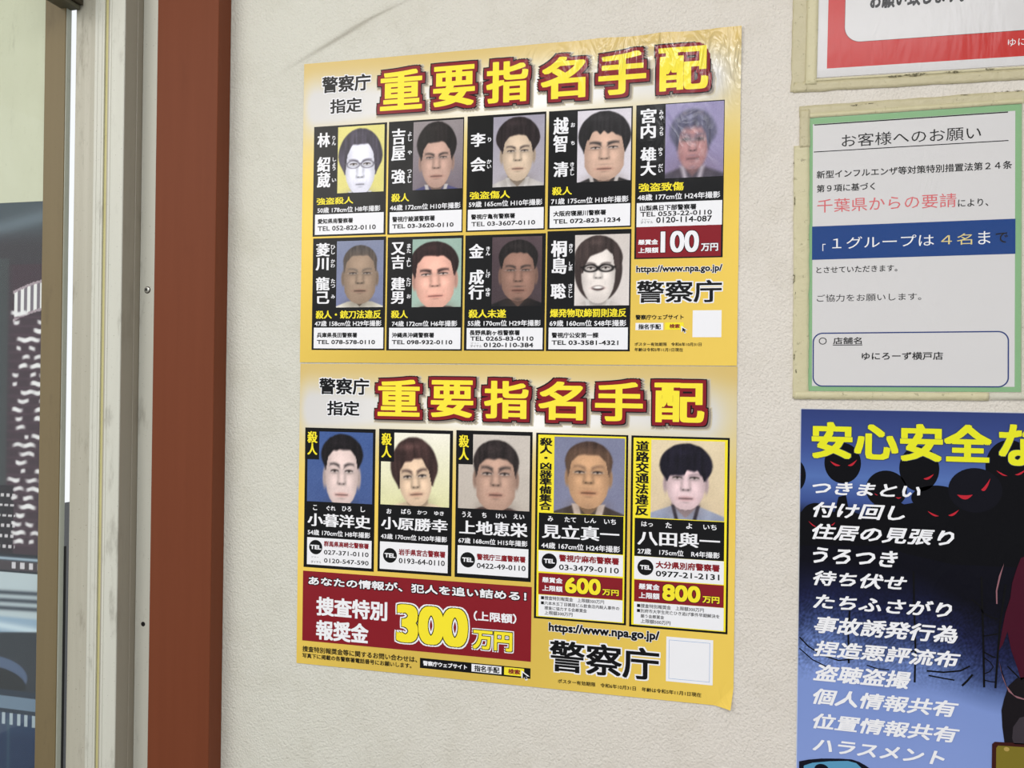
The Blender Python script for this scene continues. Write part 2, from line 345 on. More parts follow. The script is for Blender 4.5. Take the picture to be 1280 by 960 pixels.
  ('T', 'p6/detail_lettering', '74歳 172cm位 H6年撮影', 'ink_white', [119.21, 43.81, 200.12, 49.22], 3, 0.016, {}),
  ('R', 'p6/contact_box', 'ink_white', [115.83, 16.68, 204.26, 41.62], 2),
  ('T', 'p6/contact_lettering', '沖縄県沖縄警察署', 'ink_black', [119.38, 30.19, 172.03, 35.73], 3, 0.03, {}),
  ('T', 'p6/contact_lettering', 'TEL 098-932-0110', 'ink_black', [119.49, 22.23, 194.59, 27.02], 3, 0.02, {}),
  ('T', 'p7/name_lettering', '金', 'ink_white', [213.09, 121.85, 230.94, 138.22], 3, 0.014, {'wx': 0.034, 'vert': 1}),
  ('T', 'p7/name_lettering', '成行', 'ink_white', [213.04, 73.97, 231.57, 108.45], 3, 0.014, {'wx': 0.034, 'vert': 1}),
  ('T', 'p7/reading_lettering', 'きん', 'ink_white', [233.39, 124.63, 238.56, 134.91], 3, 0.02, {'vert': 1}),
  ('T', 'p7/reading_lettering', 'しげ', 'ink_white', [233.74, 98.84, 238.91, 108.45], 3, 0.02, {'vert': 1}),
  ('T', 'p7/reading_lettering', 'ゆき', 'ink_white', [233.81, 77.68, 239.19, 87.28], 3, 0.02, {'vert': 1}),
  ('T', 'p7/offence_lettering', '殺人未遂', 'ink_yellow', [213.64, 52.79, 258.46, 62.48], 3, 0.014, {'wx': 0.032}),
  ('T', 'p7/detail_lettering', '55歳 170cm位 H29年撮影', 'ink_white', [212.71, 44.15, 299.03, 49.29], 3, 0.016, {}),
  ('R', 'p7/contact_box', 'ink_white', [211.71, 16.82, 301.31, 41.2], 2),
  ('T', 'p7/contact_lettering', '長野県駒ヶ根警察署', 'ink_black', [215.07, 32.95, 274.93, 38.42], 3, 0.03, {}),
  ('T', 'p7/contact_lettering', 'TEL 0265-83-0110', 'ink_black', [216.04, 26.42, 290.96, 31.39], 3, 0.02, {}),
  ('T', 'p7/contact_lettering', 'フリー', 'ink_black', [216.8, 22.66, 226.75, 24.36], 3, 0, {}),
  ('T', 'p7/contact_lettering', 'ダイヤル', 'ink_black', [216.18, 19.27, 230.1, 21.38], 3, 0, {}),
  ('T', 'p7/contact_lettering', '0120-110-384', 'ink_black', [232.23, 19.31, 290.63, 23.93], 3, 0.02, {}),
  ('T', 'p8/name_lettering', '桐島', 'ink_white', [309.59, 101.78, 327.99, 139.54], 3, 0.014, {'wx': 0.034, 'vert': 1}),
  ('T', 'p8/name_lettering', '聡', 'ink_white', [309.83, 73.84, 327.33, 90.9], 3, 0.014, {'wx': 0.034, 'vert': 1}),
  ('T', 'p8/reading_lettering', 'きり', 'ink_white', [330.04, 125.0, 334.57, 135.45], 3, 0.02, {'vert': 1}),
  ('T', 'p8/reading_lettering', 'しま', 'ink_white', [330.11, 105.37, 334.64, 115.39], 3, 0.02, {'vert': 1}),
  ('T', 'p8/reading_lettering', 'さとし', 'ink_white', [330.04, 74.99, 334.85, 90.57], 3, 0.02, {'vert': 1}),
  ('T', 'p8/offence_lettering', '爆発物取締罰則違反', 'ink_yellow', [309.59, 53.03, 395.28, 62.41], 3, 0.014, {'wx': 0.032}),
  ('T', 'p8/detail_lettering', '69歳 160cm位 S48年撮影', 'ink_white', [309.14, 43.66, 395.42, 48.89], 3, 0.016, {}),
  ('R', 'p8/contact_box', 'ink_white', [308.19, 16.95, 397.22, 41.4], 2),
  ('T', 'p8/contact_lettering', '警視庁公安第一課', 'ink_black', [311.65, 30.05, 364.74, 35.56], 3, 0.03, {}),
  ('T', 'p8/contact_lettering', 'TEL 03-3581-4321', 'ink_black', [311.78, 22.25, 386.98, 26.61], 3, 0.02, {}),
  ('R', 'p4/reward_box', 'ink_dark_red', [404.99, 118.03, 495.62, 151.87], 2),
  ('T', 'p4/reward_lettering', '懸賞金', 'ink_white', [407.21, 132.15, 428.74, 138.01], 3, 0.035, {}),
  ('T', 'p4/reward_lettering', '上限額', 'ink_white', [407.34, 123.06, 429.27, 129.08], 3, 0.035, {}),
  ('T', 'p4/reward_lettering', '100', 'ink_white', [431.52, 122.98, 472.46, 146.39], 3, 0.015, {'wx': 0.03, 'ol': [('ink_black', 0.6)]}),
  ('T', 'p4/reward_lettering', '万円', 'ink_white', [474.66, 123.67, 492.64, 132.1], 3, 0.03, {'ol': [('ink_black', 0.4)]}),
  ('T', 'web_lettering', 'https://www.npa.go.jp/', 'ink_black', [405.43, 101.72, 497.4, 107.41], 3, 0.03, {'ol': [('ink_white', 0.45)]}),
  ('T', 'agency_lettering#3', '警察庁', 'ink_black', [406.25, 68.36, 497.33, 92.57], 3, 0.015, {'wx': 0.026, 'ol': [('ink_white', 1.3)]}),
  ('T', 'web_lettering', '警察庁ウェブサイト', 'ink_black', [405.38, 50.36, 457.27, 54.79], 3, 0.025, {}),
  ('R', 'search_box', 'ink_white', [405.5, 38.4, 435.68, 46.25], 1),
  ('T', 'search_box/search_lettering', '指名手配', 'ink_black', [408.55, 39.62, 433.07, 44.6], 3, 0.03, {}),
  ('R', 'search_button', 'ink_yellow', [437.55, 38.72, 457.44, 46.66], 1),
  ('T', 'search_button/search_lettering', '検索', 'ink_dark_red', [442.34, 40.34, 453.28, 45.02], 3, 0.03, {}),
  ('C', 'search_arrow', 'ink_black', [456.03, 35.49, 461.23, 41.13], 4),
  ('R', 'code_label', 'ink_white', [466.95, 30.6, 497.31, 59.7], 1),
  ('T', 'footnote_lettering', 'ポスター有効期限\u3000令和6年10月31日', 'ink_black', [404.8, 21.05, 476.7, 24.69], 3, 0.015, {}),
  ('T', 'footnote_lettering', '年齢は令和5年11月1日現在', 'ink_black', [404.89, 15.22, 457.2, 18.59], 3, 0.015, {}),
]),
('lower', 1.24, -0.60, 0.00054, 513.62, 364.26, [
  ('T', 'agency_lettering', '警察庁', 'ink_black', [25.49, 327.48, 90.41, 347.13], 3, 0.022, {'wx': 0.028, 'ol': [('ink_white', 1.1)]}),
  ('T', 'agency_lettering#2', '指定', 'ink_black', [36.23, 302.15, 78.56, 320.0], 3, 0.022, {'wx': 0.028, 'ol': [('ink_white', 1.1)]}),
  ('T', 'title_lettering', '重', 'title_yellow', [101.77, 302.86, 154.61, 346.1], 6, 0.02, {'wx': 0.036, 'ol': [('ink_dark_red', 3.7), ('ink_black', 4.9)], 'shadow': 1}),
  ('T', 'title_lettering', '要', 'title_yellow', [168.3, 302.86, 219.88, 346.1], 6, 0.02, {'wx': 0.036, 'ol': [('ink_dark_red', 3.7), ('ink_black', 4.9)], 'shadow': 1}),
  ('T', 'title_lettering', '指', 'title_yellow', [232.91, 302.86, 285.21, 346.1], 6, 0.02, {'wx': 0.036, 'ol': [('ink_dark_red', 3.7), ('ink_black', 4.9)], 'shadow': 1}),
  ('T', 'title_lettering', '名', 'title_yellow', [296.62, 302.86, 347.66, 346.1], 6, 0.02, {'wx': 0.036, 'ol': [('ink_dark_red', 3.7), ('ink_black', 4.9)], 'shadow': 1}),
  ('T', 'title_lettering', '手', 'title_yellow', [361.1, 302.86, 413.88, 346.1], 6, 0.02, {'wx': 0.036, 'ol': [('ink_dark_red', 3.7), ('ink_black', 4.9)], 'shadow': 1}),
  ('T', 'title_lettering', '配', 'title_yellow', [426.26, 302.86, 479.78, 346.1], 6, 0.02, {'wx': 0.036, 'ol': [('ink_dark_red', 3.7), ('ink_black', 4.9)], 'shadow': 1}),
  ('R', 'p0', 'ink_black', [7.86, 117.38, 99.49, 286.78], 1),
  ('R', 'p1', 'ink_black', [104.07, 118.43, 196.0, 287.55], 1),
  ('R', 'p2', 'ink_black', [199.97, 118.24, 290.46, 288.38], 1),
  ('R', 'p3', 'ink_black', [294.53, 77.93, 398.43, 287.8], 1),
  ('R', 'p4', 'ink_black', [401.81, 77.2, 506.71, 287.69], 1),
  ('R', 'p3/yellow_border', 'ink_yellow', [297.11, 80.15, 396.0, 285.78], 2),
  ('R', 'p4/yellow_border', 'ink_yellow', [404.25, 79.56, 504.6, 285.32], 2),
  ('R', 'p3/black_field', 'ink_black', [298.79, 155.68, 394.24, 197.62], 3),
  ('R', 'p4/black_field', 'ink_black', [406.53, 155.31, 502.11, 197.14], 3),
  ('P', 'p0/portrait_photo', 9, [11.38, 197.52, 96.31, 282.38]),
  ('P', 'p1/portrait_photo', 10, [106.96, 198.12, 192.2, 283.46]),
  ('P', 'p2/portrait_photo', 11, [203.16, 198.26, 287.61, 283.97]),
  ('P', 'p3/portrait_photo', 12, [315.76, 198.18, 394.88, 283.98]),
  ('P', 'p4/portrait_photo', 13, [423.67, 198.0, 501.71, 283.42]),
  ('R', 'p0/offence_tag', 'ink_black', [7.86, 248.41, 26.72, 286.78], 4),
  ('T', 'p0/offence_lettering', '殺人', 'ink_yellow', [10.89, 253.9, 24.18, 282.37], 5, 0.016, {'wx': 0.032, 'vert': 1}),
  ('R', 'p1/offence_tag', 'ink_black', [104.07, 249.02, 123.41, 287.55], 4),
  ('T', 'p1/offence_lettering', '殺人', 'ink_yellow', [107.2, 253.7, 120.08, 282.81], 5, 0.016, {'wx': 0.032, 'vert': 1}),
  ('R', 'p2/offence_tag', 'ink_black', [199.97, 249.12, 220.35, 288.38], 4),
  ('T', 'p2/offence_lettering', '殺人', 'ink_yellow', [203.18, 254.05, 215.41, 283.12], 5, 0.016, {'wx': 0.032, 'vert': 1}),
  ('T', 'p3/offence_lettering', '殺人・凶器準備集合', 'ink_black', [298.86, 200.75, 313.44, 282.48], 5, 0.014, {'wx': 0.034, 'vert': 1}),
  ('T', 'p4/offence_lettering', '道路交通法違反', 'ink_black', [406.69, 200.11, 421.5, 281.93], 5, 0.014, {'wx': 0.034, 'vert': 1}),
  ('T', 'p0/name_lettering', '小暮洋史', 'ink_white', [12.54, 167.78, 94.96, 183.42], 5, 0.012, {'wx': 0.04}),
  ('T', 'p0/reading_lettering', 'こ', 'ink_white', [19.67, 187.07, 25.1, 193.24], 5, 0.02, {}),
  ('T', 'p0/reading_lettering', 'ぐれ', 'ink_white', [37.28, 187.38, 49.23, 193.1], 5, 0.02, {}),
  ('T', 'p0/reading_lettering', 'ひろ', 'ink_white', [57.61, 187.65, 69.7, 193.44], 5, 0.02, {}),
  ('T', 'p0/reading_lettering', 'し', 'ink_white', [81.87, 187.68, 87.53, 193.98], 5, 0.02, {}),
  ('T', 'p0/detail_lettering', '54歳 170cm位 H8年撮影', 'ink_white', [12.94, 158.3, 94.53, 162.2], 5, 0.016, {}),
  ('R', 'p0/contact_box', 'ink_white', [12.37, 121.1, 96.38, 153.93], 4),
  ('O', 'p0/phone_badge', 'ink_black', [23.82, 142.35], 8.7, 5),
  ('T', 'p0/badge_lettering', 'TEL', 'ink_white', [16.65, 139.69, 31.18, 145.03], 6, 0.04, {}),
  ('T', 'p0/contact_lettering', '群馬県高崎北警察署', 'ink_dark_red', [34.56, 143.83, 92.83, 150.64], 5, 0.035, {}),
  ('T', 'p0/contact_lettering', '027-371-0110', 'ink_black', [34.77, 134.31, 92.75, 139.78], 5, 0.015, {}),
  ('T', 'p0/contact_lettering', '0120-547-590', 'ink_black', [34.97, 124.44, 92.93, 129.77], 5, 0.015, {}),
  ('T', 'p1/name_lettering', '小原勝幸', 'ink_white', [108.03, 169.04, 191.09, 183.89], 5, 0.012, {'wx': 0.04}),
  ('T', 'p1/reading_lettering', 'お', 'ink_white', [114.9, 187.53, 121.09, 193.4], 5, 0.02, {}),
  ('T', 'p1/reading_lettering', 'ばら', 'ink_white', [133.22, 188.02, 145.48, 194.04], 5, 0.02, {}),
  ('T', 'p1/reading_lettering', 'かつ', 'ink_white', [153.37, 188.47, 165.29, 193.27], 5, 0.02, {}),
  ('T', 'p1/reading_lettering', 'ゆき', 'ink_white', [174.28, 188.42, 186.07, 193.2], 5, 0.02, {}),
  ('T', 'p1/detail_lettering', '43歳 170cm位 H20年撮影', 'ink_white', [108.03, 158.54, 190.45, 162.97], 5, 0.016, {}),
  ('R', 'p1/contact_box', 'ink_white', [107.02, 121.75, 191.47, 154.21], 4),
  ('O', 'p1/phone_badge', 'ink_black', [119.87, 138.24], 8.7, 5),
  ('T', 'p1/badge_lettering', 'TEL', 'ink_white', [113.03, 135.64, 126.89, 140.85], 6, 0.04, {}),
  ('T', 'p1/contact_lettering', '岩手県宮古警察署', 'ink_dark_red', [130.83, 139.24, 188.51, 146.91], 5, 0.035, {}),
  ('T', 'p1/contact_lettering', '0193-64-0110', 'ink_black', [131.02, 129.83, 187.99, 136.11], 5, 0.015, {}),
  ('T', 'p2/name_lettering', '上地恵栄', 'ink_white', [205.03, 168.37, 286.06, 184.46], 5, 0.012, {'wx': 0.04}),
  ('T', 'p2/reading_lettering', 'うえ', 'ink_white', [208.15, 188.1, 219.84, 194.47], 5, 0.02, {}),
  ('T', 'p2/reading_lettering', 'ち', 'ink_white', [231.99, 188.41, 237.46, 194.48], 5, 0.02, {}),
  ('T', 'p2/reading_lettering', 'けい', 'ink_white', [248.69, 188.67, 260.83, 194.14], 5, 0.02, {}),
  ('T', 'p2/reading_lettering', 'えい', 'ink_white', [269.34, 188.83, 281.95, 194.58], 5, 0.02, {}),
  ('T', 'p2/detail_lettering', '67歳 168cm位 H15年撮影', 'ink_white', [204.13, 158.73, 286.19, 163.78], 5, 0.016, {}),
  ('R', 'p2/contact_box', 'ink_white', [203.29, 122.86, 287.25, 155.27], 4),
  ('O', 'p2/phone_badge', 'ink_black', [215.64, 139.01], 8.8, 5),
  ('T', 'p2/badge_lettering', 'TEL', 'ink_white', [209.13, 136.48, 222.32, 141.56], 6, 0.04, {}),
  ('T', 'p2/contact_lettering', '警視庁三鷹警察署', 'ink_dark_red', [226.47, 139.66, 284.12, 146.94], 5, 0.035, {}),
  ('T', 'p2/contact_lettering', '0422-49-0110', 'ink_black', [226.62, 130.26, 284.25, 136.24], 5, 0.015, {}),
  ('T', 'p3/name_lettering', '見立真一', 'ink_white', [302.65, 169.22, 389.91, 185.13], 5, 0.012, {'wx': 0.04}),
  ('T', 'p3/reading_lettering', 'み', 'ink_white', [309.22, 188.38, 315.26, 194.28], 5, 0.02, {}),
  ('T', 'p3/reading_lettering', 'たて', 'ink_white', [328.33, 188.6, 341.46, 194.33], 5, 0.02, {}),
  ('T', 'p3/reading_lettering', 'しん', 'ink_white', [350.98, 188.88, 363.95, 194.35], 5, 0.02, {}),
  ('T', 'p3/reading_lettering', 'いち', 'ink_white', [372.81, 188.36, 385.96, 194.33], 5, 0.02, {}),
  ('T', 'p3/detail_lettering', '44歳 167cm位 H24年撮影', 'ink_white', [302.12, 158.79, 390.91, 163.62], 5, 0.016, {}),
  ('R', 'p3/contact_box', 'ink_white', [299.11, 131.44, 394.28, 154.97], 4),
  ('O', 'p3/phone_badge', 'ink_black', [311.47, 143.53], 8.7, 5),
  ('T', 'p3/badge_lettering', 'TEL', 'ink_white', [305.27, 141.06, 317.83, 146.03], 6, 0.04, {}),
  ('T', 'p3/contact_lettering', '警視庁麻布警察署', 'ink_dark_red', [322.59, 144.39, 389.96, 151.31], 5, 0.035, {}),
  ('T', 'p3/contact_lettering', '03-3479-0110', 'ink_black', [322.72, 134.45, 389.84, 140.65], 5, 0.015, {}),
  ('T', 'p4/name_lettering', '八田與一', 'ink_white', [409.83, 167.91, 497.85, 183.56], 5, 0.012, {'wx': 0.04}),
  ('T', 'p4/reading_lettering', 'はっ', 'ink_white', [413.87, 188.28, 426.3, 193.66], 5, 0.02, {}),
  ('T', 'p4/reading_lettering', 'た', 'ink_white', [440.04, 187.71, 446.52, 193.91], 5, 0.02, {}),
  ('T', 'p4/reading_lettering', 'よ', 'ink_white', [462.13, 188.12, 468.32, 194.29], 5, 0.02, {}),
  ('T', 'p4/reading_lettering', 'いち', 'ink_white', [480.08, 188.1, 494.05, 193.82], 5, 0.02, {}),
  ('T', 'p4/detail_lettering', '27歳\u3000175cm位\u3000R4年撮影', 'ink_white', [410.04, 158.57, 497.72, 163.57], 5, 0.016, {}),
  ('R', 'p4/contact_box', 'ink_white', [406.63, 130.16, 502.09, 155.12], 4),
  ('O', 'p4/phone_badge', 'ink_black', [418.83, 143.39], 8.7, 5),
  ('T', 'p4/badge_lettering', 'TEL', 'ink_white', [412.98, 140.98, 424.83, 145.82], 6, 0.04, {}),
  ('T', 'p4/contact_lettering', '大分県別府警察署', 'ink_dark_red', [430.01, 143.57, 497.84, 150.99], 5, 0.035, {}),
  ('T', 'p4/contact_lettering', '0977-21-2131', 'ink_black', [430.11, 134.34, 497.6, 140.62], 5, 0.015, {}),
  ('T', 'p0/contact_lettering', 'フリー', 'ink_black', [17.99, 129.46, 27.98, 131.14], 5, 0, {}),
  ('T', 'p0/contact_lettering', 'ダイヤル', 'ink_black', [17.71, 123.63, 31.4, 125.43], 5, 0, {}),
  ('R', 'p3/note_box', 'ink_white', [299.75, 81.03, 394.38, 105.01], 4),
  ('R', 'p3/reward_box', 'ink_dark_red', [299.43, 105.61, 394.12, 129.62], 5),
  ('T', 'p3/reward_lettering', '懸賞金', 'ink_white', [303.72, 119.11, 326.9, 125.36], 7, 0.03, {}),
  ('T', 'p3/reward_lettering', '上限額', 'ink_white', [303.84, 109.66, 327.02, 116.06], 7, 0.03, {}),
  ('T', 'p3/reward_lettering', '600', 'ink_yellow', [329.94, 109.1, 369.95, 126.92], 7, 0.035, {'ol': [('ink_black', 0.5)]}),
  ('T', 'p3/reward_lettering', '万円', 'ink_yellow', [371.91, 109.75, 390.04, 116.34], 7, 0.035, {'ol': [('ink_black', 0.5)]}),
  ('R', 'p4/note_box', 'ink_white', [406.77, 80.56, 502.51, 105.14], 4),
  ('R', 'p4/reward_box', 'ink_dark_red', [406.92, 105.41, 502.31, 129.3], 5),
  ('T', 'p4/reward_lettering', '懸賞金', 'ink_white', [411.96, 118.99, 434.44, 125.62], 7, 0.03, {}),
  ('T', 'p4/reward_lettering', '上限額', 'ink_white', [412.06, 109.21, 434.54, 115.98], 7, 0.03, {}),
  ('T', 'p4/reward_lettering', '800', 'ink_yellow', [437.53, 108.68, 477.99, 126.59], 7, 0.035, {'ol': [('ink_black', 0.5)]}),
  ('T', 'p4/reward_lettering', '万円', 'ink_yellow', [480.24, 109.39, 497.91, 116.54], 7, 0.035, {'ol': [('ink_black', 0.5)]}),
  ('T', 'p3/note_lettering', '■捜査特別報奨金\u3000上限額300万円', 'ink_black', [302.53, 100.46, 373.92, 103.15], 5, 0.01, {}),
  ('T', 'p3/note_lettering', '■六本木五丁目雑居ビル飲食店内殺人事件の', 'ink_black', [302.6, 94.46, 390.81, 97.57], 5, 0.01, {}),
  ('T', 'p3/note_lettering', '捜査に協力する会懸賞金', 'ink_black', [306.68, 89.04, 354.82, 92.1], 5, 0.01, {}),
  ('T', 'p3/note_lettering', '上限額300万円', 'ink_black', [306.75, 83.49, 338.78, 86.94], 5, 0.01, {}),
  ('T', 'p4/note_lettering', '■捜査特別報奨金\u3000上限額300万円', 'ink_black', [410.19, 99.31, 481.73, 102.99], 5, 0.01, {}),
  ('T', 'p4/note_lettering', '■別府市大学生死亡ひき逃げ事件早期解決を', 'ink_black', [410.25, 93.92, 498.22, 97.37], 5, 0.01, {}),
  ('T', 'p4/note_lettering', '願う会懸賞金', 'ink_black', [414.3, 88.27, 439.66, 91.66], 5, 0.01, {}),
  ('T', 'p4/note_lettering', '上限額500万円', 'ink_black', [414.35, 82.86, 446.57, 86.05], 5, 0.01, {}),
  ('R', 'reward_banner', 'ink_dark_red', [7.33, 28.06, 291.65, 112.85], 1),
  ('T', 'reward_banner/slogan_lettering', 'あなたの情報が、犯人を追い詰める！', 'ink_white', [14.8, 96.31, 285.64, 106.67], 3, 0.03, {'ol': [('ink_black', 0.9)]}),
  ('T', 'reward_banner/reward_lettering', '捜査特別', 'ink_white', [25.5, 60.08, 117.31, 83.02], 3, 0.028, {'wx': 0.035}),
  ('T', 'reward_banner/reward_lettering', '報奨金', 'ink_white', [25.58, 31.01, 93.8, 54.92], 3, 0.028, {'wx': 0.035}),
  ('T', 'reward_banner/amount_lettering', '300', 'ink_yellow', [128.96, 37.12, 217.22, 81.95], 6, 0.03, {'wx': 0.05, 'ol': [('ink_black', 0.9), ('ink_white', 2.3)]}),
  ('T', 'reward_banner/reward_lettering', '（上限額）', 'ink_white', [223.61, 69.59, 274.37, 80.85], 3, 0.03, {}),
  ('T', 'reward_banner/amount_lettering', '万円', 'ink_yellow', [223.06, 37.4, 269.88, 59.11], 6, 0.035, {'ol': [('ink_black', 0.9), ('ink_white', 2.0)]}),
  ('T', 'footnote_lettering', '捜査特別報奨金等に関するお問い合わせは、', 'ink_black', [7.76, 16.28, 155.51, 20.19], 3, 0.02, {}),
  ('T', 'footnote_lettering', '写真下に掲載の各警察署電話番号にお願いします。', 'ink_black', [7.94, 8.57, 148.57, 11.78], 3, 0.02, {}),
  ('R', 'search_bar', 'ink_black', [158.84, 8.84, 291.48, 20.64], 1),
  ('T', 'search_bar/search_lettering', '警察庁ウェブサイト', 'ink_white', [162.75, 12.63, 216.49, 17.37], 3, 0.035, {}),
  ('R', 'search_bar/search_box', 'ink_white', [221.89, 10.67, 257.55, 19.44], 2),
  ('T', 'search_bar/search_lettering', '指名手配', 'ink_black', [225.22, 12.11, 255.15, 17.65], 3, 0.03, {}),
  ('R', 'search_bar/search_button', 'ink_yellow', [260.66, 10.6, 284.01, 19.5], 2),
  ('T', 'search_bar/search_lettering', '検索', 'ink_dark_red', [265.42, 12.21, 279.3, 18.08], 3, 0.035, {}),
  ('C', 'search_arrow', 'ink_black', [282.46, 7.65, 289.79, 15.21], 6),
  ('T', 'web_lettering', 'https://www.npa.go.jp/', 'ink_black', [311.79, 65.57, 434.95, 70.86], 3, 0.035, {'ol': [('ink_white', 0.5)]}),
  ('T', 'agency_lettering#3', '警察庁', 'ink_black', [313.04, 20.21, 434.99, 55.12], 3, 0.015, {'wx': 0.026, 'ol': [('ink_white', 1.5)]}),
  ('R', 'code_label', 'ink_white', [442.38, 21.08, 491.94, 69.59], 1),
  ('L', 'code_label/thin_blue_frame', 'ink_pale_blue', [445.35, 24.09, 488.67, 66.27], 0.35, 2, 0),
  ('T', 'footnote_lettering', 'ポスター有効期限\u3000令和6年10月31日\u3000年齢は令和5年11月1日現在', 'ink_black', [323.01, 7.55, 480.19, 11.7], 3, 0.015, {}),
]),
('green', 583.41, 338.93, 0.00852, 202.99, 286.76, [
  ('R', 'white_field', 'paper_white', [6.94, 5.17, 197.3, 279.91], 1),
  ('R', 'rule', 'ink_black', [8.25, 278.48, 190.8, 279.68], 2),
  ('R', 'rule', 'ink_black', [8.01, 250.22, 191.24, 251.12], 2),
  ('T', 'heading_lettering', 'お客様へのお願い', 'ink_black', [35.28, 253.78, 166.55, 267.33], 3, 0, {}),
  ('T', 'body_lettering', '新型インフルエンザ等対策特別措置法第２４条', 'ink_black', [10.9, 222.85, 194.55, 230.05], 3, 0.012, {}),
  ('T', 'body_lettering', '第９項に基づく', 'ink_black', [10.96, 208.2, 67.64, 215.43], 3, 0.012, {}),
  ('T', 'red_lettering', '千葉県からの要請', 'ink_soft_red', [11.59, 186.59, 144.09, 200.79], 3, 0, {}),
  ('T', 'body_lettering', 'により、', 'ink_black', [145.65, 186.38, 173.27, 194.14], 3, 0.008, {}),
  ('R', 'blue_band', 'ink_blue', [6.54, 137.45, 197.68, 172.43], 2),
  ('T', 'blue_band/band_lettering', '「', 'ink_white', [16.8, 146.38, 19.96, 153.75], 4, 0, {}),
  ('T', 'blue_band/band_lettering', '１グループは', 'ink_white', [26.52, 147.96, 123.57, 160.25], 4, -0.004, {}),
  ('T', 'blue_band/band_lettering', '４名', 'ink_straw', [130.2, 148.22, 158.69, 159.55], 4, -0.004, {}),
  ('T', 'blue_band/band_lettering', 'ま', 'ink_white', [164.18, 148.0, 175.24, 161.06], 4, -0.004, {}),
  ('T', 'blue_band/band_lettering', 'で', 'ink_black', [179.85, 148.74, 190.98, 159.12], 4, 0.01, {}),
  ('T', 'body_lettering', 'とさせていただきます。', 'ink_black', [10.82, 123.22, 89.27, 129.82], 3, 0.008, {}),
  ('T', 'body_lettering', 'ご協力をお願いします。', 'ink_black', [11.51, 93.17, 111.88, 100.8], 3, 0.0, {}),
  ('L', 'shop_name_box', 'ink_navy', [7.45, 4.42, 192.29, 60.99], 1.3, 2, 10),
  ('T', 'shop_name_box/shop_lettering', '〇', 'ink_black', [13.56, 48.57, 21.31, 55.85], 3, 0.01, {}),
  ('T', 'shop_name_box/shop_lettering', '店舗名', 'ink_black', [27.68, 48.82, 55.46, 55.88], 3, 0.015, {}),
  ('R', 'shop_name_box/shop_lettering', 'ink_black', [27.35, 47.46, 56.01, 48.31], 2),
  ('T', 'shop_name_box/shop_lettering', 'ゆにろーず横戸店', 'ink_black', [55.49, 32.21, 132.26, 40.34], 3, 0.015, {}),
]),
('red', 601.06, 676.42, -0.01059, 285.00, 200.00, [
  ('F', 'red_frame', 'ink_red', [0, 0, 285, 200], [16.82, 25.92], 16),
  ('T', 'body_lettering', 'お願い致します。', 'ink_black', [40.62, 58.47, 129.21, 79.76], 3, 0.04, {}),
  ('T', 'shop_lettering', 'ゆにろーず', 'ink_white', [169.68, 10.45, 214.13, 18.28], 4, -0.004, {}),
]),
('blue', 579.18, -120.00, 0.00000, 297.00, 440.53, [
  ('T', 'title_lettering', '安心安全', 'poster_yellow', [11.44, 388.62, 181.55, 427.23], 7, 0.03, {'wx': 0.036, 'ol': [('ink_slate', 0.5)]}),
  ('T', 'title_lettering', 'な', 'poster_yellow', [187.86, 387.45, 221.66, 428.52], 7, 0.03, {'wx': 0.036, 'ol': [('ink_slate', 0.5)]}),
  ('T', 'list_lettering', 'つきまとい', 'ink_white', [12.93, 351.17, 116.54, 364.74], 7, 0.024, {'wx': 0.03, 'ital': 0.25}),
  ('T', 'list_lettering', '付け回し', 'ink_white', [13.74, 327.14, 102.37, 343.16], 7, 0.024, {'wx': 0.03, 'ital': 0.25}),
  ('T', 'list_lettering', '住居の見張り', 'ink_white', [13.09, 303.99, 148.36, 320.53], 7, 0.024, {'wx': 0.03, 'ital': 0.25}),
  ('T', 'list_lettering', 'うろつき', 'ink_white', [14.31, 279.2, 96.19, 296.04], 7, 0.024, {'wx': 0.03, 'ital': 0.25}),
  ('T', 'list_lettering', '待ち伏せ', 'ink_white', [14.6, 256.05, 105.31, 271.51], 7, 0.024, {'wx': 0.03, 'ital': 0.25}),
  ('T', 'list_lettering', 'たちふさがり', 'ink_white', [14.89, 232.01, 147.1, 247.57], 7, 0.024, {'wx': 0.03, 'ital': 0.25}),
  ('T', 'list_lettering', '事故誘発行為', 'ink_white', [16.09, 206.28, 152.9, 224.17], 7, 0.024, {'wx': 0.03, 'ital': 0.25}),
  ('T', 'list_lettering', '捏造悪評流布', 'ink_white', [16.03, 181.81, 155.75, 198.65], 7, 0.024, {'wx': 0.03, 'ital': 0.25}),
  ('T', 'list_lettering', '盗聴盗撮', 'ink_white', [15.77, 156.08, 109.98, 174.09], 7, 0.024, {'wx': 0.03, 'ital': 0.25}),
  ('T', 'list_lettering', '個人情報共有', 'ink_white', [16.07, 131.87, 154.59, 148.62], 7, 0.024, {'wx': 0.03, 'ital': 0.25}),
  ('T', 'list_lettering', '位置情報共有', 'ink_white', [16.38, 106.35, 155.73, 122.75], 7, 0.024, {'wx': 0.03, 'ital': 0.25}),
  ('T', 'list_lettering', 'ハラスメント', 'ink_white', [16.13, 82.63, 142.22, 96.64], 7, 0.024, {'wx': 0.03, 'ital': 0.25}),
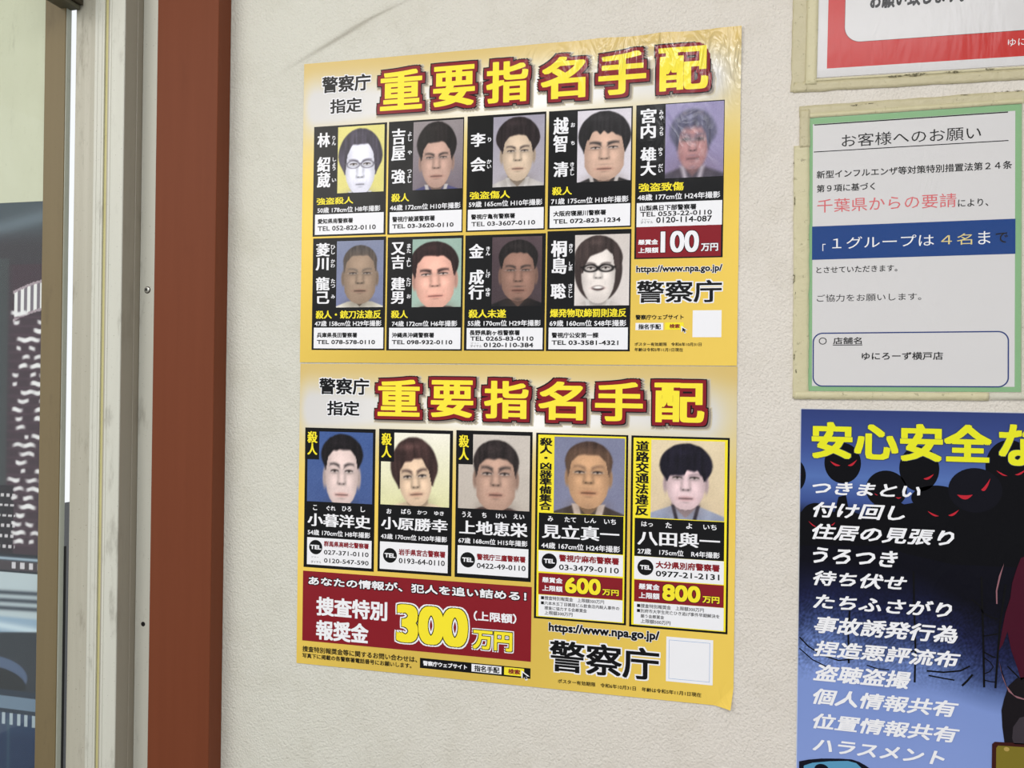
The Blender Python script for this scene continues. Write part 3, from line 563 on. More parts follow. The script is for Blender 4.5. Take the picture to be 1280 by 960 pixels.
  ('G', 'shadow_figure', 'shadow_black', [[6.21, 369.83], [5.99, 366.57], [5.35, 363.42], [4.3, 360.46], [2.87, 357.78], [1.11, 355.47], [-0.93, 353.6], [-3.18, 352.22], [-5.59, 351.37], [-8.07, 351.09], [-10.55, 351.37], [-12.95, 352.22], [-15.2, 353.6], [-17.24, 355.47], [-19.0, 357.78], [-20.43, 360.46], [-21.48, 363.42], [-22.13, 366.57], [-22.34, 369.83], [-22.13, 373.08], [-21.48, 376.24], [-20.43, 379.2], [-19.0, 381.87], [-17.24, 384.18], [-15.2, 386.05], [-12.95, 387.44], [-10.55, 388.28], [-8.07, 388.57], [-5.59, 388.28], [-3.18, 387.44], [-0.93, 386.05], [1.11, 384.18], [2.87, 381.87], [4.3, 379.2], [5.35, 376.24], [5.99, 373.08]], 2),
  ('G', 'shadow_figure', 'shadow_black', [[60.04, 384.45], [59.76, 380.8], [58.96, 377.25], [57.64, 373.92], [55.86, 370.92], [53.66, 368.32], [51.11, 366.22], [48.29, 364.66], [45.29, 363.71], [42.19, 363.39], [39.09, 363.71], [36.09, 364.66], [33.27, 366.22], [30.72, 368.32], [28.52, 370.92], [26.74, 373.92], [25.42, 377.25], [24.62, 380.8], [24.34, 384.45], [24.62, 388.11], [25.42, 391.65], [26.74, 394.98], [28.52, 397.99], [30.72, 400.58], [33.27, 402.69], [36.09, 404.24], [39.09, 405.19], [42.19, 405.51], [45.29, 405.19], [48.29, 404.24], [51.11, 402.69], [53.66, 400.58], [55.86, 397.99], [57.64, 394.98], [58.96, 391.65], [59.76, 388.11]], 2),
  ('G', 'shadow_figure', 'shadow_black', [[104.22, 358.97], [103.93, 355.62], [103.04, 352.38], [101.59, 349.33], [99.63, 346.58], [97.21, 344.21], [94.41, 342.28], [91.31, 340.86], [88.0, 339.99], [84.59, 339.7], [81.18, 339.99], [77.88, 340.86], [74.78, 342.28], [71.98, 344.21], [69.56, 346.58], [67.59, 349.33], [66.15, 352.38], [65.26, 355.62], [64.96, 358.97], [65.26, 362.32], [66.15, 365.56], [67.59, 368.61], [69.56, 371.36], [71.98, 373.73], [74.78, 375.66], [77.88, 377.08], [81.18, 377.95], [84.59, 378.24], [88.0, 377.95], [91.31, 377.08], [94.41, 375.66], [97.21, 373.73], [99.63, 371.36], [101.59, 368.61], [103.04, 365.56], [103.93, 362.32]], 2),
  ('G', 'shadow_figure', 'shadow_black', [[134.06, 381.3], [133.78, 377.27], [132.93, 373.37], [131.55, 369.7], [129.68, 366.39], [127.37, 363.53], [124.69, 361.21], [121.73, 359.5], [118.58, 358.45], [115.32, 358.1], [112.07, 358.45], [108.91, 359.5], [105.95, 361.21], [103.28, 363.53], [100.97, 366.39], [99.09, 369.7], [97.71, 373.37], [96.87, 377.27], [96.58, 381.3], [96.87, 385.33], [97.71, 389.23], [99.09, 392.9], [100.97, 396.21], [103.28, 399.07], [105.95, 401.39], [108.91, 403.1], [112.07, 404.15], [115.32, 404.5], [118.58, 404.15], [121.73, 403.1], [124.69, 401.39], [127.37, 399.07], [129.68, 396.21], [131.55, 392.9], [132.93, 389.23], [133.78, 385.33]], 2),
  ('G', 'shadow_figure', 'shadow_black', [[31.89, 326.61], [31.66, 323.98], [30.98, 321.42], [29.86, 319.03], [28.35, 316.86], [26.48, 314.99], [24.31, 313.47], [21.91, 312.36], [19.36, 311.67], [16.73, 311.44], [14.09, 311.67], [11.54, 312.36], [9.14, 313.47], [6.98, 314.99], [5.11, 316.86], [3.59, 319.03], [2.47, 321.42], [1.79, 323.98], [1.56, 326.61], [1.79, 329.24], [2.47, 331.8], [3.59, 334.2], [5.11, 336.36], [6.98, 338.23], [9.14, 339.75], [11.54, 340.86], [14.09, 341.55], [16.73, 341.78], [19.36, 341.55], [21.91, 340.86], [24.31, 339.75], [26.48, 338.23], [28.35, 336.36], [29.86, 334.2], [30.98, 331.8], [31.66, 329.24]], 2),
  ('G', 'shadow_figure', 'shadow_black', [[156.35, 351.51], [155.98, 349.18], [154.89, 346.93], [153.12, 344.81], [150.71, 342.9], [147.74, 341.25], [144.3, 339.91], [140.49, 338.93], [136.44, 338.32], [132.26, 338.12], [128.07, 338.32], [124.02, 338.93], [120.21, 339.91], [116.77, 341.25], [113.8, 342.9], [111.39, 344.81], [109.62, 346.93], [108.53, 349.18], [108.16, 351.51], [108.53, 353.83], [109.62, 356.08], [111.39, 358.2], [113.8, 360.11], [116.77, 361.76], [120.21, 363.1], [124.02, 364.08], [128.07, 364.69], [132.26, 364.89], [136.44, 364.69], [140.49, 364.08], [144.3, 363.1], [147.74, 361.76], [150.71, 360.11], [153.12, 358.2], [154.89, 356.08], [155.98, 353.83]], 2),
  ('G', 'shadow_figure', 'shadow_black', [[218.98, 386.2], [218.65, 381.55], [217.69, 377.05], [216.11, 372.82], [213.97, 368.99], [211.33, 365.7], [208.27, 363.02], [204.89, 361.05], [201.28, 359.84], [197.56, 359.43], [193.84, 359.84], [190.24, 361.05], [186.86, 363.02], [183.8, 365.7], [181.16, 368.99], [179.02, 372.82], [177.44, 377.05], [176.47, 381.55], [176.15, 386.2], [176.47, 390.85], [177.44, 395.36], [179.02, 399.59], [181.16, 403.41], [183.8, 406.71], [186.86, 409.38], [190.24, 411.35], [193.84, 412.56], [197.56, 412.97], [201.28, 412.56], [204.89, 411.35], [208.27, 409.38], [211.33, 406.71], [213.97, 403.41], [216.11, 399.59], [217.69, 395.36], [218.65, 390.85]], 2),
  ('G', 'shadow_figure', 'shadow_black', [[64.42, 317.42], [66.9, 336.91], [73.13, 343.01], [87.36, 351.39], [101.65, 344.36], [112.2, 346.77], [122.67, 351.07], [138.33, 351.78], [147.01, 348.39], [181.11, 351.86], [179.22, 370.53], [189.21, 382.16], [219.23, 383.28], [220.27, 286.94], [147.71, 285.97], [102.22, 294.54], [77.17, 304.59]], 2.2),
  ('G', 'shadow_figure', 'shadow_black', [[-0.08, 329.7], [5.45, 335.88], [35.1, 333.41], [38.58, 349.19], [45.87, 351.47], [48.78, 336.03], [62.46, 330.88], [80.79, 300.95], [0.32, 296.2]], 1.9),
  ('G', 'shadow_figure', 'shadow_black_lit', [[191.71, 361.56], [191.34, 357.69], [190.23, 353.93], [188.41, 350.41], [185.95, 347.22], [182.92, 344.47], [179.4, 342.24], [175.51, 340.6], [171.36, 339.59], [167.09, 339.26], [162.81, 339.59], [158.66, 340.6], [154.77, 342.24], [151.26, 344.47], [148.22, 347.22], [145.76, 350.41], [143.94, 353.93], [142.83, 357.69], [142.46, 361.56], [142.83, 365.44], [143.94, 369.19], [145.76, 372.72], [148.22, 375.9], [151.26, 378.65], [154.77, 380.88], [158.66, 382.52], [162.81, 383.53], [167.09, 383.87], [171.36, 383.53], [175.51, 382.52], [179.4, 380.88], [182.92, 378.65], [185.95, 375.9], [188.41, 372.72], [190.23, 369.19], [191.34, 365.44]], 3),
  ('G', 'red_eye', 'ink_eye_red', [[29.87, 386.37], [31.16, 384.63], [32.44, 383.23], [33.72, 382.17], [34.99, 381.46], [36.25, 381.09], [37.52, 381.07], [38.77, 381.38], [40.02, 382.03], [38.76, 382.39], [37.49, 382.81], [36.23, 383.27], [34.96, 383.79], [33.69, 384.35], [32.42, 384.97], [31.15, 385.64]], 5),
  ('G', 'red_eye', 'ink_eye_red', [[47.33, 382.3], [48.43, 381.7], [49.52, 381.5], [50.61, 381.69], [51.7, 382.26], [52.78, 383.22], [53.85, 384.57], [54.92, 386.31], [55.99, 388.44], [54.91, 387.47], [53.83, 386.55], [52.75, 385.7], [51.67, 384.9], [50.59, 384.16], [49.5, 383.48], [48.42, 382.86]], 5),
  ('G', 'red_eye', 'ink_eye_red', [[-1.49, 369.1], [-1.13, 368.32], [-0.77, 367.84], [-0.42, 367.66], [-0.07, 367.77], [0.28, 368.18], [0.62, 368.88], [0.96, 369.88], [1.29, 371.18], [0.95, 370.76], [0.6, 370.39], [0.25, 370.06], [-0.09, 369.78], [-0.44, 369.54], [-0.79, 369.35], [-1.14, 369.2]], 5),
  ('G', 'red_eye', 'ink_eye_red', [[119.29, 371.33], [120.53, 370.64], [121.75, 370.33], [122.98, 370.41], [124.2, 370.86], [125.41, 371.69], [126.62, 372.91], [127.82, 374.5], [129.02, 376.48], [127.8, 375.64], [126.59, 374.85], [125.38, 374.12], [124.17, 373.45], [122.95, 372.84], [121.73, 372.28], [120.51, 371.78]], 5),
  ('G', 'red_eye', 'ink_eye_red', [[123.69, 338.73], [125.01, 337.15], [126.34, 335.86], [127.66, 334.85], [128.97, 334.14], [130.28, 333.7], [131.59, 333.55], [132.89, 333.69], [134.19, 334.11], [132.88, 334.54], [131.57, 335.01], [130.26, 335.52], [128.95, 336.07], [127.64, 336.67], [126.32, 337.31], [125.0, 338.0]], 5),
  ('G', 'red_eye', 'ink_eye_red', [[142.84, 335.31], [144.07, 334.75], [145.31, 334.58], [146.53, 334.78], [147.76, 335.37], [148.97, 336.33], [150.18, 337.66], [151.39, 339.38], [152.59, 341.47], [151.38, 340.5], [150.16, 339.59], [148.94, 338.74], [147.73, 337.94], [146.51, 337.2], [145.28, 336.51], [144.06, 335.88]], 5),
  ('G', 'red_eye', 'ink_eye_red', [[150.7, 356.51], [152.51, 354.44], [154.31, 352.98], [156.1, 352.14], [157.88, 351.92], [159.65, 352.3], [161.42, 353.3], [163.17, 354.92], [164.92, 357.14], [163.15, 356.74], [161.38, 356.43], [159.61, 356.21], [157.83, 356.09], [156.06, 356.05], [154.27, 356.11], [152.49, 356.26]], 5),
  ('G', 'red_eye', 'ink_eye_red', [[172.52, 362.36], [173.59, 361.4], [174.66, 361.14], [175.71, 361.58], [176.76, 362.73], [177.8, 364.58], [178.83, 367.13], [179.85, 370.39], [180.87, 374.34], [179.83, 372.48], [178.79, 370.72], [177.75, 369.06], [176.71, 367.51], [175.66, 366.07], [174.62, 364.73], [173.57, 363.49]], 5),
  ('G', 'red_eye', 'ink_eye_red', [[185.84, 382.4], [187.12, 380.93], [188.4, 379.69], [189.67, 378.69], [190.94, 377.92], [192.21, 377.39], [193.47, 377.08], [194.73, 377.02], [195.99, 377.18], [194.72, 377.71], [193.46, 378.27], [192.19, 378.87], [190.92, 379.51], [189.66, 380.18], [188.39, 380.89], [187.11, 381.63]], 5),
  ('G', 'red_eye', 'ink_eye_red', [[202.66, 378.56], [203.92, 378.17], [205.17, 378.1], [206.42, 378.36], [207.66, 378.94], [208.9, 379.85], [210.13, 381.08], [211.36, 382.64], [212.59, 384.52], [211.35, 383.6], [210.11, 382.74], [208.88, 381.92], [207.64, 381.15], [206.39, 380.43], [205.15, 379.76], [203.91, 379.14]], 5),
  ('G', 'red_eye', 'ink_eye_red', [[9.34, 322.69], [10.33, 321.27], [11.33, 320.04], [12.31, 319.01], [13.3, 318.18], [14.28, 317.55], [15.26, 317.11], [16.24, 316.87], [17.21, 316.82], [16.23, 317.45], [15.25, 318.11], [14.27, 318.8], [13.28, 319.52], [12.3, 320.27], [11.31, 321.05], [10.33, 321.85]], 5),
  ('G', 'red_eye', 'ink_eye_red', [[31.59, 319.55], [32.1, 319.26], [32.6, 319.16], [33.11, 319.26], [33.61, 319.56], [34.11, 320.05], [34.6, 320.73], [35.1, 321.61], [35.59, 322.69], [35.09, 322.19], [34.59, 321.73], [34.09, 321.29], [33.59, 320.88], [33.09, 320.51], [32.59, 320.16], [32.09, 319.84]], 5),
  ('G', 'red_eye', 'ink_eye_red', [[93.59, 351.28], [94.26, 350.64], [94.93, 350.19], [95.6, 349.93], [96.27, 349.87], [96.93, 349.99], [97.59, 350.31], [98.25, 350.82], [98.91, 351.52], [98.25, 351.39], [97.58, 351.29], [96.92, 351.22], [96.25, 351.17], [95.59, 351.16], [94.92, 351.17], [94.26, 351.21]], 5),
  ('G', 'red_eye', 'ink_eye_red', [[73.0, 354.61], [73.45, 353.96], [73.91, 353.44], [74.36, 353.04], [74.82, 352.75], [75.27, 352.59], [75.72, 352.55], [76.16, 352.63], [76.61, 352.83], [76.16, 352.99], [75.71, 353.17], [75.26, 353.36], [74.81, 353.57], [74.35, 353.81], [73.9, 354.05], [73.45, 354.32]], 5),
  ('G', 'long_hair', 'hair_maroon', [[220.11, 301.76], [208.89, 296.42], [205.34, 285.96], [201.33, 270.8], [199.82, 255.78], [195.8, 241.18], [192.65, 222.26], [190.33, 203.38], [193.63, 209.27], [197.67, 222.68], [201.22, 204.35], [207.25, 186.29], [210.2, 175.43], [213.17, 177.57], [221.44, 178.38], [220.48, 267.19]], 5),
  ('G', 'long_hair', 'hair_pink', [[190.44, 193.11], [193.99, 175.71], [199.16, 163.17], [206.74, 157.43], [213.4, 156.26], [213.39, 157.56], [204.21, 159.96], [197.43, 168.59], [192.24, 183.01]], 6),
  ('G', 'long_hair', 'hair_pink', [[193.92, 289.88], [189.52, 277.45], [186.82, 262.3], [187.3, 249.24], [188.48, 249.33], [188.17, 262.4], [190.72, 275.66]], 6),
  ('G', 'coat_sleeve', 'coat_black', [[221.42, 180.23], [206.52, 177.3], [199.1, 168.75], [195.39, 155.33], [193.17, 143.9], [194.19, 127.22], [196.38, 110.69], [222.15, 112.75]], 5),
  ('G', 'coat_sleeve', 'coat_grey', [[221.82, 143.25], [209.44, 138.2], [203.72, 128.28], [203.01, 117.04], [204.73, 111.65], [222.15, 112.75]], 6),
  ('G', 'brass_plate', 'plate_edge', [[185.13, 109.38], [187.46, 111.89], [222.14, 113.67], [222.67, 63.79], [185.01, 58.87]], 6),
  ('G', 'brass_plate', 'plate_brass', [[188.88, 106.08], [190.53, 108.51], [222.18, 109.98], [222.67, 63.79], [189.05, 59.4]], 7),
  ('G', 'brass_plate', 'plate_rivet', [[200.61, 105.85], [200.57, 105.48], [200.46, 105.12], [200.28, 104.78], [200.03, 104.48], [199.72, 104.21], [199.36, 104.0], [198.97, 103.84], [198.55, 103.75], [198.11, 103.71], [197.68, 103.75], [197.26, 103.84], [196.86, 104.0], [196.51, 104.21], [196.2, 104.48], [195.95, 104.78], [195.76, 105.12], [195.65, 105.48], [195.61, 105.85], [195.65, 106.23], [195.76, 106.59], [195.95, 106.93], [196.2, 107.23], [196.51, 107.5], [196.86, 107.71], [197.26, 107.87], [197.68, 107.96], [198.11, 108.0], [198.55, 107.96], [198.97, 107.87], [199.36, 107.71], [199.72, 107.5], [200.03, 107.23], [200.28, 106.93], [200.46, 106.59], [200.57, 106.23]], 8),
  ('G', 'car_outline', 'car_black', [[3.04, 70.14], [12.33, 73.04], [25.27, 75.77], [43.61, 77.78], [54.54, 78.32], [61.81, 76.67], [68.17, 73.58], [74.51, 69.53], [80.18, 45.18], [3.47, 35.17]], 5),
  ('G', 'car_outline', 'car_cyan', [[7.76, 66.19], [16.08, 70.15], [32.66, 73.73], [50.93, 76.33], [59.11, 74.99], [69.16, 65.97], [74.81, 44.48], [8.12, 35.78]], 6),
  ('G', 'car_outline', 'car_black', [[32.54, 64.44], [32.43, 63.45], [32.11, 62.48], [31.58, 61.58], [30.87, 60.77], [29.99, 60.06], [28.97, 59.49], [27.84, 59.07], [26.64, 58.81], [25.4, 58.73], [24.16, 58.81], [22.96, 59.07], [21.83, 59.49], [20.81, 60.06], [19.93, 60.77], [19.22, 61.58], [18.7, 62.48], [18.37, 63.45], [18.26, 64.44], [18.37, 65.43], [18.7, 66.39], [19.22, 67.29], [19.93, 68.11], [20.81, 68.81], [21.83, 69.38], [22.96, 69.8], [24.16, 70.06], [25.4, 70.15], [26.64, 70.06], [27.84, 69.8], [28.97, 69.38], [29.99, 68.81], [30.87, 68.11], [31.58, 67.29], [32.11, 66.39], [32.43, 65.43]], 7),
  ('G', 'scratch_lines', 'ink_black', [[172.88, 275.04], [173.89, 245.07], [175.32, 207.65], [176.47, 164.99], [178.36, 165.21], [177.22, 207.86], [175.79, 245.27], [174.78, 275.23]], 4),
  ('G', 'scratch_lines', 'ink_black', [[194.56, 269.22], [189.97, 227.75], [188.28, 197.66], [186.61, 165.16], [188.49, 165.2], [190.16, 197.68], [191.84, 227.68], [196.42, 269.07]], 4),
  ('G', 'scratch_lines', 'ink_black', [[110.38, 276.54], [111.32, 240.28], [113.03, 198.4], [112.72, 163.63], [114.45, 163.76], [114.75, 198.56], [113.04, 240.45], [112.1, 276.69]], 4),
  ('G', 'scratch_lines', 'ink_black', [[50.03, 231.78], [48.82, 210.24], [49.76, 177.23], [51.54, 177.43], [50.61, 210.36], [51.81, 231.78]], 4),
  ('G', 'scratch_lines', 'ink_black', [[1.39, 199.87], [10.51, 190.76], [23.72, 183.02], [40.51, 178.64], [55.2, 181.35], [55.08, 182.69], [40.66, 180.01], [24.25, 184.31], [11.31, 191.9], [2.32, 200.9]], 4),
  ('G', 'scratch_lines', 'ink_black', [[1.65, 188.13], [14.51, 177.45], [29.44, 170.96], [29.89, 171.99], [15.08, 178.41], [2.33, 189.02]], 4),
  ('G', 'scratch_lines', 'ink_black', [[175.27, 239.01], [182.16, 234.83], [189.02, 233.47], [189.29, 234.76], [182.62, 236.06], [175.88, 240.18]], 4),
  ('G', 'scratch_lines', 'ink_black', [[176.26, 215.54], [182.69, 217.03], [189.42, 218.91], [189.2, 220.18], [182.49, 218.31], [176.09, 216.83]], 4),
  ('G', 'scratch_lines', 'ink_black', [[176.41, 199.69], [184.27, 195.7], [187.4, 195.01], [187.71, 196.3], [184.76, 196.93], [176.97, 200.89]], 4),
  ('G', 'scratch_lines', 'ink_black', [[176.65, 194.23], [182.56, 190.14], [185.0, 186.12], [181.85, 181.5], [177.76, 179.31], [178.12, 178.37], [182.44, 180.73], [185.94, 186.1], [183.22, 190.95], [177.19, 195.13]], 4),
  ('G', 'scratch_lines', 'ink_black', [[177.57, 171.73], [183.02, 170.76], [187.12, 170.78], [187.18, 171.83], [183.18, 171.81], [177.79, 172.77]], 4),
  ('G', 'scratch_lines', 'ink_black', [[166.19, 177.46], [161.17, 170.42], [156.65, 165.31], [157.97, 163.9], [162.58, 169.11], [167.65, 176.23]], 4),
  ('G', 'scratch_lines', 'ink_black', [[163.94, 185.73], [155.6, 180.3], [140.29, 177.35], [124.71, 177.39], [124.59, 175.79], [140.31, 175.76], [155.95, 178.79], [164.6, 184.38]], 4),
  ('G', 'scratch_lines', 'ink_black', [[126.34, 171.34], [140.27, 169.84], [150.29, 168.92], [150.48, 170.25], [140.47, 171.16], [126.55, 172.67]], 4),
  ('G', 'scratch_lines', 'ink_black', [[96.0, 194.38], [103.4, 191.14], [114.11, 195.96], [113.71, 197.19], [103.39, 192.48], [96.54, 195.63]], 4),
  ('G', 'scratch_lines', 'ink_black', [[197.64, 187.72], [206.08, 179.22], [209.77, 174.96], [210.63, 175.9], [206.91, 180.21], [198.46, 188.72]], 4),
  ('G', 'scratch_lines', 'ink_black', [[67.71, 176.47], [78.59, 173.61], [89.37, 173.66], [89.44, 174.74], [78.78, 174.69], [68.02, 177.53]], 4),
  ('G', 'scratch_lines', 'ink_black', [[164.95, 251.52], [171.74, 246.47], [175.15, 239.33], [176.0, 239.86], [172.46, 247.21], [165.51, 252.4]], 4),
]),
]

# ------------------------------------------------------------------ portraits: small printed photographs painted point by point
def ss(a, b, x):
    t = np.clip((x - a) / (b - a + 1e-9), 0, 1); return t * t * (3 - 2 * t)
FACES = [
  {'cx': 0.492, 'ht': 0.056, 'hl': 0.368, 'ey': 0.768, 'ns': 1.036, 'mo': 1.176, 'ch': 1.384, 'fw': 0.336, 'hw': 0.472, 'side': 0.976, 'ears': 0, 'bg': (228, 218, 120), 'skin': (222, 222, 238), 'hair': (66, 60, 76), 'cloth': (46, 42, 52), 'collar': (225, 225, 238), 'glasses': (0.075, 0.006, (90, 86, 100)), 'shade': 0.85, 'bw': 0.014, 'mw': 0.26, 'arch': 0.05, 'ragged': 0.05, 'lip': (170, 168, 190), 'sheen': 0.2},
  {'cx': 0.4762, 'ht': 0.0183, 'hl': 0.4029, 'ey': 0.7033, 'ns': 0.9084, 'mo': 1.0623, 'ch': 1.2894, 'fw': 0.315, 'hw': 0.3956, 'side': 0.7509, 'bg': (150, 140, 142), 'bg2': (120, 108, 120), 'skin': (192, 152, 136), 'hair': (30, 24, 24), 'cloth': (62, 66, 128), 'collar': (228, 228, 232), 'eh': 0.016, 'bw': 0.016, 'bd': 0.075, 'mw': 0.36, 'arch': 0.14, 'ragged': 0.05},
  {'cx': 0.4854, 'ht': 0.0219, 'hl': 0.3796, 'ey': 0.6715, 'ns': 0.854, 'mo': 1.0109, 'ch': 1.2482, 'fw': 0.3066, 'hw': 0.4234, 'side': 0.7007, 'bg': (160, 154, 172), 'bg2': (175, 168, 178), 'skin': (208, 182, 156), 'hair': (42, 32, 34), 'cloth': (196, 190, 188), 'collar': (222, 218, 218), 'eh': 0.018, 'arch': 0.12, 'ragged': 0.05, 'bw': 0.014},
  {'cx': 0.507, 'ht': 0.028, 'hl': 0.4196, 'ey': 0.7063, 'ns': 0.9161, 'mo': 1.1014, 'ch': 1.3217, 'fw': 0.3846, 'hw': 0.4895, 'side': 0.8042, 'ears': 0, 'bg': (214, 208, 218), 'skin': (208, 168, 146), 'hair': (36, 33, 35), 'cloth': (38, 38, 42), 'collar': (226, 224, 226), 'bw': 0.024, 'bd': 0.095, 'eh': 0.022, 'ragged': 0.1, 'arch': 0.02, 'jaw': 0.08, 'stubble': 0.15},
  {'cx': 0.4742, 'ht': 0.1226, 'hl': 0.4355, 'ey': 0.6452, 'ns': 0.8452, 'mo': 0.9839, 'ch': 1.1806, 'fw': 0.271, 'hw': 0.3871, 'side': 0.8065, 'ears': 0, 'bg': (148, 140, 184), 'bg2': (140, 128, 170), 'skin': (184, 124, 116), 'hair': (76, 76, 98), 'cloth': (58, 56, 66), 'collar': (220, 215, 226), 'soft': 3.0, 'veil': 0.16, 'ragged': 0.06, 'eh': 0.018, 'stubble': 0.3},
  {'cx': 0.504, 'ht': 0.0952, 'hl': 0.2937, 'ey': 0.6508, 'ns': 0.8492, 'mo': 1.0, 'ch': 1.2619, 'fw': 0.3492, 'hw': 0.3571, 'side': 0.623, 'bg': (128, 136, 166), 'bg2': (120, 128, 170), 'skin': (158, 132, 110), 'hair': (76, 68, 64), 'cloth': (222, 216, 200), 'eh': 0.016, 'buzz': 1, 'arch': 0.12, 'ragged': 0.02, 'bo': 0.6, 'sheen': 0.1, 'jaw': 0.06, 'vdepth': 0.1},
  {'cx': 0.4943, 'ht': 0.0532, 'hl': 0.3308, 'ey': 0.6844, 'ns': 0.9202, 'mo': 1.1103, 'ch': 1.3612, 'fw': 0.4106, 'hw': 0.4943, 'side': 0.749, 'bg': (150, 180, 166), 'bg2': (160, 190, 175), 'skin': (234, 172, 152), 'hair': (46, 28, 28), 'cloth': (76, 70, 70), 'bw': 0.026, 'bd': 0.08, 'eh': 0.022, 'lip': (200, 110, 100), 'arch': 0.08, 'ragged': 0.04, 'tilt': 0.05, 'jaw': 0.03},
  {'cx': 0.5301, 'ht': 0.0639, 'hl': 0.3195, 'ey': 0.6579, 'ns': 0.8759, 'mo': 1.0526, 'ch': 1.2669, 'fw': 0.3459, 'hw': 0.391, 'side': 0.6203, 'bg': (86, 68, 74), 'bg2': (70, 56, 62), 'skin': (152, 112, 96), 'hair': (36, 31, 31), 'cloth': (33, 31, 33), 'stubble': 0.5, 'eh': 0.015, 'jaw': 0.06, 'arch': 0.13, 'ragged': 0.03},
  {'cx': 0.433, 'ht': 0.0206, 'hl': 0.3436, 'ey': 0.6117, 'ns': 0.7973, 'mo': 0.9794, 'ch': 1.2646, 'fw': 0.3162, 'hw': 0.4399, 'side': 0.7216, 'ears': 0, 'long': -0.02, 'bg': (208, 198, 192), 'bg2': (225, 216, 212), 'skin': (224, 214, 208), 'hair': (62, 50, 48), 'cloth': (206, 196, 190), 'collar': (235, 230, 226), 'glasses': (0.062, 0.013, (26, 22, 22)), 'teeth': 1, 'smile': 0.03, 'part': -0.14, 'arch': 0.1, 'shade': 0.85, 'ragged': 0.03},
  {'cx': 0.5331, 'ht': 0.0346, 'hl': 0.2536, 'ey': 0.5533, 'ns': 0.7378, 'mo': 0.8876, 'ch': 1.0663, 'fw': 0.2536, 'hw': 0.317, 'side': 0.5187, 'bg': (62, 92, 158), 'bg2': (66, 90, 150), 'skin': (222, 196, 190), 'hair': (26, 22, 25), 'cloth': (232, 230, 234), 'bw': 0.014, 'bd': 0.1, 'eh': 0.02, 'ba': -0.01, 'ragged': 0.04, 'arch': 0.07, 'strands': 18, 'mw': 0.36, 'shade': 0.35, 'sdrop': 0.03, 'slope': 0.25, 'vdepth': 0.08, 'lip': (206, 130, 120)},
  {'cx': 0.542, 'ht': 0.0596, 'hl': 0.3686, 'ey': 0.5935, 'ns': 0.748, 'mo': 0.8401, 'ch': 1.0054, 'fw': 0.2493, 'hw': 0.3415, 'side': 0.7425, 'ears': 0, 'bg': (244, 240, 222), 'bg2': (226, 224, 166), 'skin': (226, 192, 160), 'hair': (62, 42, 40), 'cloth': (232, 206, 170), 'tilt': 0.1, 'ragged': 0.09, 'strands': 18, 'eh': 0.02, 'arch': 0.1, 'sheen': 1.2, 'shade': 0.8, 'slope': 0.28},
  {'cx': 0.5302, 'ht': 0.0735, 'hl': 0.3255, 'ey': 0.5276, 'ns': 0.685, 'mo': 0.8136, 'ch': 1.0341, 'fw': 0.2835, 'hw': 0.315, 'side': 0.5617, 'bg': (206, 196, 186), 'bg2': (196, 184, 172), 'skin': (190, 150, 130), 'hair': (46, 38, 38), 'cloth': (76, 56, 54), 'eh': 0.02, 'jaw': 0.08, 'arch': 0.06, 'bw': 0.018, 'ragged': 0.03, 'sheen': 0.5, 'vdepth': 0.14, 'mw': 0.3},
  {'cx': 0.4934, 'ht': 0.058, 'hl': 0.2427, 'ey': 0.4934, 'ns': 0.6438, 'mo': 0.7836, 'ch': 1.0079, 'fw': 0.2955, 'hw': 0.3325, 'side': 0.533, 'bg': (122, 126, 156), 'bg2': (128, 130, 160), 'skin': (204, 154, 112), 'hair': (72, 52, 44), 'cloth': (70, 60, 58), 'collar': (226, 206, 196), 'buzz': 1, 'eh': 0.019, 'arch': 0.06, 'ragged': 0.02, 'bo': 0.5, 'sheen': 0.2, 'stubble': 0.12, 'cw': 0.05},
  {'cx': 0.4786, 'ht': 0.0428, 'hl': 0.4383, 'ey': 0.5189, 'ns': 0.6902, 'mo': 0.806, 'ch': 0.9673, 'fw': 0.272, 'hw': 0.3577, 'side': 0.5592, 'bg': (232, 212, 172), 'bg2': (222, 198, 160), 'skin': (224, 192, 196), 'hair': (26, 23, 37), 'cloth': (150, 158, 184), 'collar': (40, 36, 48), 'eh': 0.017, 'bd': 0.05, 'bo': 0.3, 'ragged': 0.1, 'strands': 22, 'arch': 0.02, 'sheen': 0.5, 'neck': 0.7, 'cw': 0.025},
]
